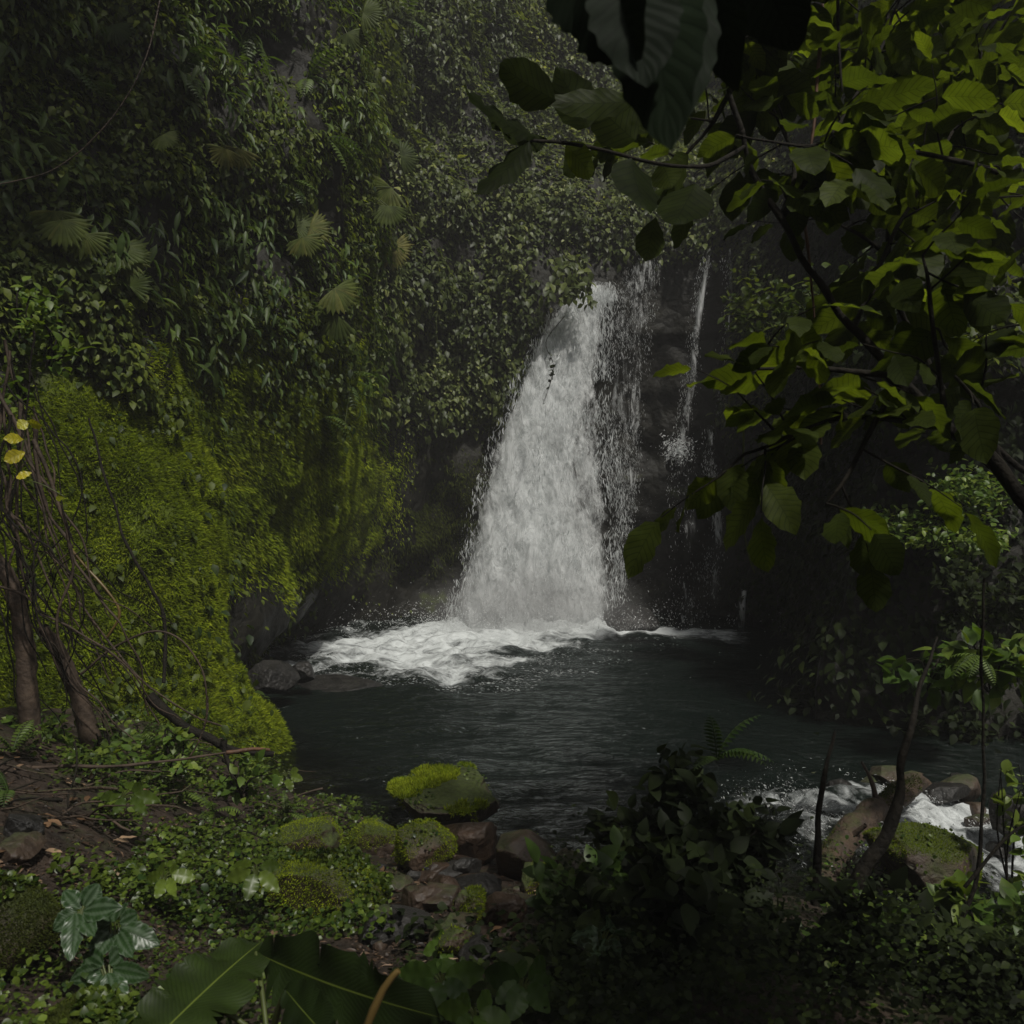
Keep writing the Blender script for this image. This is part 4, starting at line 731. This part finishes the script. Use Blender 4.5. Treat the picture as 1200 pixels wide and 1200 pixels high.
# ------------------------------------------------------------------ ground plants
def cover(n, x0, x1, y0, y1, s0, s1, mat, name, label, keep=lambda x, y: True, h=.12):
    Ps, Ns = [], []
    while len(Ps) < n:
        x, y = x0 + (x1 - x0) * rng.random(), y0 + (y1 - y0) * rng.random()
        if not keep(x, y): continue
        p, q = hit(x, y, bv_ground); Ps.append(p); Ns.append(q)
    P = np.array(Ps); P[:, 2] += h * rng.random(n) * (1 + fbm(P * 2.5, 2, 5)); m_ = mb_ = MB()
    leaves_hi(mb_, P, np.stack([rng.normal(size=n), rng.normal(size=n), -.15 + .3 * rng.normal(size=n)], -1), UP + .5 * rv(n) - np.array([0, .25, 0]), s0 + (s1 - s0) * rng.random(n) ** 1.8, np.clip(.5 + .35 * fbm(P * 2, 2, 4) + .25 * rng.normal(size=n), 0, 1), 1.25)
    return tag(mb_.build(name, M[mat]), label, 'ground cover', kind='stuff')
cover(9000, 60, 460, 875, 1110, .018, .055, 'cover', 'ground_cover', 'small shiny round leaves carpeting the left bank', lambda x, y: y > 865 + max(0, (x - 250)) * .5 and vnoise(np.array([x / 45, y / 30, 0]), 3) + (.5 if x > 110 else -.2) > rng.random() * .6)
cover(2600, -30, 340, 805, 930, .015, .06, 'cover', 'ground_cover', 'sparse leaves poking through the twigs on the upper left bank', lambda x, y: vnoise(np.array([x / 40, y / 22, 4]), 9) > .0 if x < 110 or y < 870 else True, h=.2)
cover(3500, -20, 330, 1060, 1280, .012, .035, 'cover', 'ground_cover', 'tiny green leaves over the stones in the bottom left corner')
cover(1800, 460, 760, 1090, 1280, .025, .07, 'shade_dark_leaf', 'ground_cover', 'low dark leaves under the bottom centre plants')
cover(9000, 640, 1230, 1000, 1280, .015, .045, 'shade_dark_leaf', 'ground_cover', 'shaded undergrowth covering the lower right bank', h=.35)
cover(1500, 960, 1200, 1040, 1190, .012, .045, 'shrub_leaf', 'ground_cover', 'sun-flecked low leaves below the mossy boulder on the right', h=.3)
def litter(n, x0, x1, y0, y1):
    for k in range(n):
        p, q = hit(x0 + (x1 - x0) * rng.random(), y0 + (y1 - y0) * rng.random(), bv_ground); mb = MB()
        bigleaf(mb, p + UP * .02, nrm(np.array([rng.normal(), rng.normal(), .1])), UP + rv(1)[0] * .3, .06 + .05 * rng.random(), .035, rng.random(), nv=6, nu=5)
        tag(mb.build('fallen_leaf', M['dry']), 'dry brown fallen leaf on the bank soil', 'leaf', 'fallen leaves on the banks')
def debris(n, x0, x1, y0, y1, label):
    mb = MB(); Ps = []
    while len(Ps) < n:
        p, q = hit(x0 + (x1 - x0) * rng.random(), y0 + (y1 - y0) * rng.random(), bv_ground); Ps.append(p)
    P = np.array(Ps) + UP * .015 * rng.random((n, 1)); th = rng.random(n) * 6.3; D = np.stack([np.cos(th), np.sin(th), rng.normal(size=n) * .25], -1)
    leaves(mb, P, D, UP + rv(n) * .5, .012 + .06 * rng.random(n) ** 2, np.clip(rng.random(n) ** 2.5, 0, 1), .15 + .8 * rng.random(n) ** 2)
    tag(mb.build('leaf_litter', M['litter']), label, 'leaf litter', kind='stuff')
debris(6000, -20, 480, 840, 1130, 'decaying scraps and twigs strewn over the left bank')
debris(3500, 420, 760, 980, 1160, 'decaying scraps strewn among the rubble stones')
litter(45, -10, 260, 880, 1030); litter(22, 430, 660, 1010, 1140)
def bush(label, px, py, Yd, wpx, hpx, n, s0, s1, mat, rnd=(0, 1), name='shrub', stems=7, wide=1.0, group=None, ground=True):
    c = at(px, py, Yd); rx = wpx / 2 / F * Yd; rz = hpx / 2 / F * Yd; b = np.array([c[0], c[1], c[2] - rz])
    if ground: b[2] = min(b[2], float(ground_z(b[0], b[1])))
    t = thing(name, label, 'shrub', b, group); mb = MB(); tips = []
    for k in range(stems):
        e = c + rv(1)[0] * np.array([rx, rx * .8, rz]) * .85; sweep(mb, [b + rv(1)[0] * .04, (b + e) / 2 + rv(1)[0] * .08 + UP * .1, e], .009, .003, 5, 10); tips.append(e)
    mb.build('stem', M['bark_dark'], t); q = rng.integers(0, stems, n); P = np.array(tips)[q]; f = rng.random((n, 1)) ** .45
    P = b + (P - b) * f + rv(n) * np.array([rx, rx, rz]) * (.4 * rng.random((n, 1)) ** .5); ml = MB()
    leaves_hi(ml, P, rv(n) * .8 + nrm(P - b) * .6 - UP * .35, UP + rv(n) * .55 - np.array([0, .3, 0]), s0 + (s1 - s0) * rng.random(n), rnd[0] + (rnd[1] - rnd[0]) * rng.random(n), wide); ml.build('foliage', M[mat], t); return t
for a in [('dark bush with narrow leaves standing at the near edge of the pool', 790, 960, 5.6, 190, 170, 900, .07, .17, 'shade_dark_leaf', (.1, .9)), ('dense shaded bush right of the pool-edge bush', 845, 1000, 5.0, 150, 190, 900, .07, .17, 'shade_dark_leaf', (0, .5)), ('large shade-dark bush filling the bottom centre right', 800, 1090, 4.2, 260, 230, 1500, .07, .16, 'shade_dark_leaf', (0, .55)), ('shade-dark bush in front of the leaning trunk', 920, 1110, 4.0, 240, 230, 1300, .06, .15, 'shade_dark_leaf', (0, .35)),
          ('low leafy bush with greener tips beside the rubble', 690, 1050, 4.9, 130, 130, 500, .07, .16, 'shrub_leaf', (0, .5)), ('bottom edge bush left of the shade-dark bush', 700, 1150, 3.8, 200, 120, 600, .07, .18, 'shade_dark_leaf', (.2, 1)), ('shaded bush at the bottom right corner', 1130, 1170, 3.8, 260, 160, 900, .05, .14, 'shade_dark_leaf', (.2, 1)), ('sun-flecked bush right of the mossy boulder', 1165, 1075, 4.7, 120, 90, 320, .06, .14, 'shrub_leaf', (.2, .9)), ('dappled bush below the mossy boulder', 1040, 1130, 4.3, 200, 120, 700, .04, .11, 'shrub_leaf', (0, .7))]: bush(*a)
for a in [('small-leaved sunlit spray on the right bank above the dark hollow', 1100, 585, 10.5, 180, 90, 1700, .05, .105, 'shrub_leaf', (.2, 1)), ('second small-leaved sunlit spray lower to the right', 1120, 630, 10, 130, 40, 560, .05, .11, 'shrub_leaf', (.5, 1)), ('shaded spray right of the tall trickle', 905, 360, 15, 110, 120, 600, .08, .18, 'creeper', (.1, .8)), ('dark leafy spray under the upper tree on the right', 1000, 350, 13, 190, 130, 900, .09, .2, 'creeper', (0, .6)), ('leafy spray at the right edge above the dark hollow', 1160, 370, 10, 170, 110, 800, .08, .17, 'creeper', (.2, .9)), ('dim bush on the right wall below the sunlit sprays', 1150, 690, 9, 130, 100, 600, .05, .13, 'shade_dark_leaf', (.2, 1)), ('leafy growth on the lip right behind the trickles', 800, 240, 24, 160, 110, 900, .12, .26, 'far_leaf', (.1, .8))]: bush(*a, ground=False, name='leafy_spray', stems=9)
for a in [('dark low bush added on the far shore right of the pool', 985, 830, 11.6, 130, 80, 600, .06, .16, 'shade_dark_leaf', (0, .7)), ('dark bush overhanging the water under the bright right-hand plant', 1080, 850, 10.6, 130, 80, 600, .06, .16, 'shade_dark_leaf', (0, .7)), ('dark bush on the shore at the right edge', 1175, 850, 10.2, 130, 90, 600, .06, .15, 'shade_dark_leaf', (0, .8))]: bush(*a, ground=False)  # dark-coloured bushes added so the sunlit foot of the bank stays dark
ct = thing('broadleaf_tree', 'unseen tall tree added on the cliff top so its crown shades the upper left wall', 'tree', (-9.5, 8, 11)); mb = MB(); sweep(mb, [(-9.8, 8.2, 10.5), (-7.5, 7.6, 12.4), (-4.5, 6.8, 13.6)], .22, .09, 9); mb.build('trunk', M['bark'], ct)  # out-of-frame tree, added only to cast shade on the upper left wall
mb = MB(); ml = MB()
for k in range(46):
    e = np.array([-3.9, 6.6, 13.6]) + rv(1)[0] * np.array([3.0, 2.4, 1.2]) * rng.random() ** .4; sweep(mb, [(-4.5, 6.8, 13.4), (np.array([-4.5, 6.8, 13.9]) + e) / 2, e], .03, .008, 5, 8)
    P = e + rv(26) * .5; leaves_hi(ml, P, rv(26) - UP * .3, UP + rv(26) * .5, .2 + .2 * rng.random(26), rng.random(26), 1.3)
mb.build('branch', M['bark'], ct); ml.build('crown', M['shade_dark_leaf'], ct)
bush('bright large-leaved plant leaning in at the right edge', 1165, 775, 6.5, 120, 70, 150, .1, .19, 'shrub_leaf', (.3, .9), ground=False, name='shrub')
bush('dark broad-leaved plant left of the bright one', 1085, 785, 6.8, 100, 40, 80, .1, .18, 'shrub_leaf', (0, .4), ground=False, name='shrub')
bush('light green plant at the right edge above the rapids', 1192, 905, 5.6, 46, 46, 60, .07, .12, 'shrub_leaf', (.6, 1), name='shrub')
def leafplant(label, px, py, Yd, specs, mat, group, shape='ov', name='broadleaf_plant', leaf='leaf', back=False, r=.006, droop=.2):
    b = at(px, py, Yd); t = thing(name, label, 'plant', b, group); ms_ = MB()
    for (bx, by), (tx, ty), w, y0, y1, rn, ro in specs:
        mb = MB(); bigleaf_px(mb, (bx, by), (tx, ty), w, y0, y1, rn, ro, back, nv=60 if shape == 'ban' else 18, nu=11, shape=shape, droop=droop); mb.build(leaf, M[mat], t); q = at(bx, by, y0); sweep(ms_, [b, (b + q) / 2 + UP * .02, q], r, r * .6, 5, 8)
    ms_.build('stem', M['stem'], t); return t
def rosette(px, py, n, L_, w=.5, a0=0, Y0=3.3, rn=(.2, .9)):
    out = []
    for k in range(n):
        a = a0 + k * 2 * math.pi / n + rng.normal() * .15; l = L_ * (.75 + .45 * rng.random()); out.append(((px + 6 * math.cos(a), py + 5 * math.sin(a)), (px + l * math.cos(a), py + l * .75 * math.sin(a) + l * .15), l * w, Y0, Y0 - .12 * math.sin(a), rn[0] + (rn[1] - rn[0]) * rng.random(), rng.normal() * .3))
    return out
G1 = 'plants with silvery striped leaves at the bottom left'
leafplant('striped-leaf plant with one long silvery leaf hanging down', 85, 1120, 3.15, [((88,1068),(82,1120),26,3.2,3.05,.8,.1),((92,1068),(60,1090),24,3.2,3.15,.4,.3),((95,1065),(72,1040),22,3.25,3.3,.3,0),((98,1062),(118,1035),26,3.25,3.3,.5,.2),((98,1068),(136,1062),28,3.2,3.15,.4,-.2),((95,1072),(108,1092),22,3.2,3.1,.6,0)], 'stripe', G1)
leafplant('taller striped-leaf plant right of the hanging leaf', 130, 1150, 3.2, rosette(135, 1085, 7, 44, .55, .4, 3.25), 'stripe', G1)
leafplant('low striped-leaf plant beside the banana-like leaf', 130, 1180, 3.05, rosette(125, 1135, 6, 46, .5, 1, 3.1) + [((125,1140),(130,1172),24,3.05,2.98,.8,0)], 'stripe', G1)
leafplant('banana-like plant with two huge glossy leaves at the bottom edge', 315, 1230, 2.7, [((165,1235),(318,1078),100,2.4,3.05,.7,-.35),((300,1116),(500,1215),96,2.95,2.5,.2,.75),((335,1160),(392,1232),66,2.6,2.4,.1,.4),((250,1180),(205,1240),50,2.7,2.5,.3,.3)], 'banana', None, 'ban', 'banana_plant', r=.012, droop=.12)
G2 = 'soft-leaved plants along the bottom centre'
leafplant('light green soft-leaved plant at the bottom edge centre', 555, 1200, 2.9, rosette(555, 1185, 6, 44, .5, .2, 2.9, (.3, .7)), 'shrub_leaf', G2)
leafplant('dark ribbed plant left of the light green one', 520, 1170, 3.3, rosette(515, 1145, 7, 50, .5, .7, 3.3, (0, .4)), 'shrub_leaf', G2)
leafplant('ribbed plant standing in the wet rubble', 525, 1130, 4.2, rosette(525, 1105, 5, 32, .6, .3, 4.2, (.2, .6)), 'shrub_leaf', G2)
leafplant('dark plant with broad leaves right of the bottom centre', 610, 1180, 3.2, rosette(615, 1150, 7, 50, .55, 0, 3.2, (0, .3)), 'shrub_leaf', G2)
leafplant('dim plant with veined leaves beside the shade-dark bush', 705, 1120, 3.9, rosette(712, 1095, 7, 40, .55, .5, 3.9, (.1, .5)), 'stripe', G2)
leafplant('shiny plant with upright pointed leaves on the left bank', 190, 1040, 4.3, rosette(195, 1025, 6, 32, .5, .1, 4.3, (.5, 1)), 'cover', 'glossy plants on the left bank')
leafplant('second glossy plant right of the pointed one', 300, 1030, 4.6, rosette(300, 1018, 6, 34, .45, .6, 4.6, (.4, .9)), 'cover', 'glossy plants on the left bank')
leafplant('glossy plant on the upper part of the bank under the twig', 140, 945, 5.0, rosette(150, 930, 7, 36, .4, .2, 5, (.3, .8)), 'cover', 'glossy plants on the left bank')
leafplant('bright little plant where the bank meets the water', 335, 910, 6.6, rosette(335, 908, 6, 24, .5, .2, 6.6, (.6, 1)), 'cover', 'glossy plants on the left bank')
leafplant('vine with five bright yellow lobed leaves at the left edge', 20, 560, 5.4, [((34,494),(20,500),14,5.4,5.35,.4,.6),((28,515),(6,512),13,5.4,5.3,.7,.5),((30,530),(5,538),16,5.4,5.3,.9,.4),((38,554),(18,558),10,5.4,5.35,.9,.8),((32,494),(46,500),12,5.4,5.35,.3,.5),((76,582),(64,584),9,5.4,5.4,.0,.3)], 'yellow', None, 'obov', 'yellow_leaf_vine', r=.004)
p, q = hit(15, 890, bv_ground); fern('bright fern on the left bank by the long twig', p + UP * .05, np.array([.3, -.5, .3]), .3, 6, 1, group='ferns on the banks', up=.7)
for lb, px, py, r_ in [('fern among the twigs below the shorter dark trunk', 165, 870, .7), ('fern at the left edge over the bare soil', 10, 940, .5), ('low fern in the ground cover left of the mossy hump', 250, 960, .8)]:
    p, q = hit(px, py, bv_ground); fern(lb, p + UP * .05, np.array([.2, -.5, .3]), .26, 6, r_, group='ferns on the banks', up=.6)
p, q = hit(335, 968, bv_ground); fern('small fern above the overgrown hump', p + UP * .1, np.array([.4, -.4, .3]), .2, 5, .8, group='ferns on the banks', up=.6)
p, q = hit(845, 890, bv_ground); fern('shaded fern at the far edge of the dark bushes', at(840, 890, 5.4), np.array([0, -.5, .3]), .35, 6, .2, group='ferns on the banks', up=.6)
p, q = hit(1160, 830, bv_ground); fern('fern hanging at the right edge above the rapids', at(1150, 770, 6.3), np.array([-.4, -.4, 0]), .3, 5, .9, group='ferns on the banks', up=.1)
# leafy twigs in the brighter far-left tangle
for lb, px, py, w, h_, n in [('leafy sprig hiding the base of the grey brown trunk', 45, 850, 90, 60, 130), ('leafy sprig around the foot of the shorter dark trunk', 125, 858, 90, 50, 150), ('leafy sprig below the broken branch', 205, 880, 90, 45, 150), ('little bush of shiny leaves at the foot of the moss slope', 285, 905, 80, 50, 150), ('sunlit leafy twig at the left edge above the yellow leaves', 25, 440, 70, 70, 120), ('bright climbing leaves on the far left above the roots', 30, 350, 80, 90, 150), ('little leafy sprig on the root tangle', 28, 670, 40, 30, 40), ('leafy climber at the top of the mossy slope', 60, 400, 90, 60, 150)]: bush(lb, px, py, 6.3, w, h_, n, .04, .1, 'shrub_leaf', (.4, 1), ground=False, name='leafy_sprig', stems=5)

# ------------------------------------------------------------------ misty air
def haze():
    bm = bmesh.new(); bmesh.ops.create_cube(bm, size=1); me = bpy.data.meshes.new('haze'); bm.to_mesh(me); bm.free()
    o = bpy.data.objects.new('haze', me); col.objects.link(o); o.scale = (110, 100, 36); o.location = (0, 5, 14)
    m = bpy.data.materials.new('haze'); m.use_nodes = True; t = m.node_tree; t.nodes.clear(); v = t.nodes.new('ShaderNodeVolumePrincipled'); v.inputs['Color'].default_value = (.9, .9, .9, 1); v.inputs['Density'].default_value = .0021; v.inputs['Anisotropy'].default_value = 0
    u = t.nodes.new('ShaderNodeOutputMaterial'); t.links.new(v.outputs[0], u.inputs['Volume']); me.materials.append(m); tag(o, 'thin damp spray haze filling the gorge', 'haze', kind='stuff')
haze()
def mist():
    bm = bmesh.new(); bmesh.ops.create_icosphere(bm, subdivisions=3, radius=1); me = bpy.data.meshes.new('mist'); bm.to_mesh(me); bm.free()
    o = bpy.data.objects.new('mist', me); col.objects.link(o); o.scale = (2.9, 1.6, 1.7); o.location = (.5, 19.2, .2)
    m, N, L = newmat('mist'); tc = N('ShaderNodeTexCoord'); ln = N('ShaderNodeVectorMath', operation='LENGTH'); L(tc.outputs['Object'], ln.inputs[0])
    mr = N('ShaderNodeMapRange'); mr.interpolation_type = 'SMOOTHSTEP'; L(ln.outputs['Value'], mr.inputs[0]); mr.inputs[1].default_value = 1; mr.inputs[2].default_value = .1; mr.inputs[3].default_value = 0; mr.inputs[4].default_value = .6
    v = N('ShaderNodeVolumePrincipled'); v.inputs['Color'].default_value = (.95, .95, .95, 1); L(mr.outputs[0], v.inputs['Density']); u = N('ShaderNodeOutputMaterial'); L(v.outputs[0], u.inputs['Volume']); me.materials.append(m)
    tag(o, 'soft spray mist rising where the fall strikes the pool', 'mist', kind='stuff')
mist()
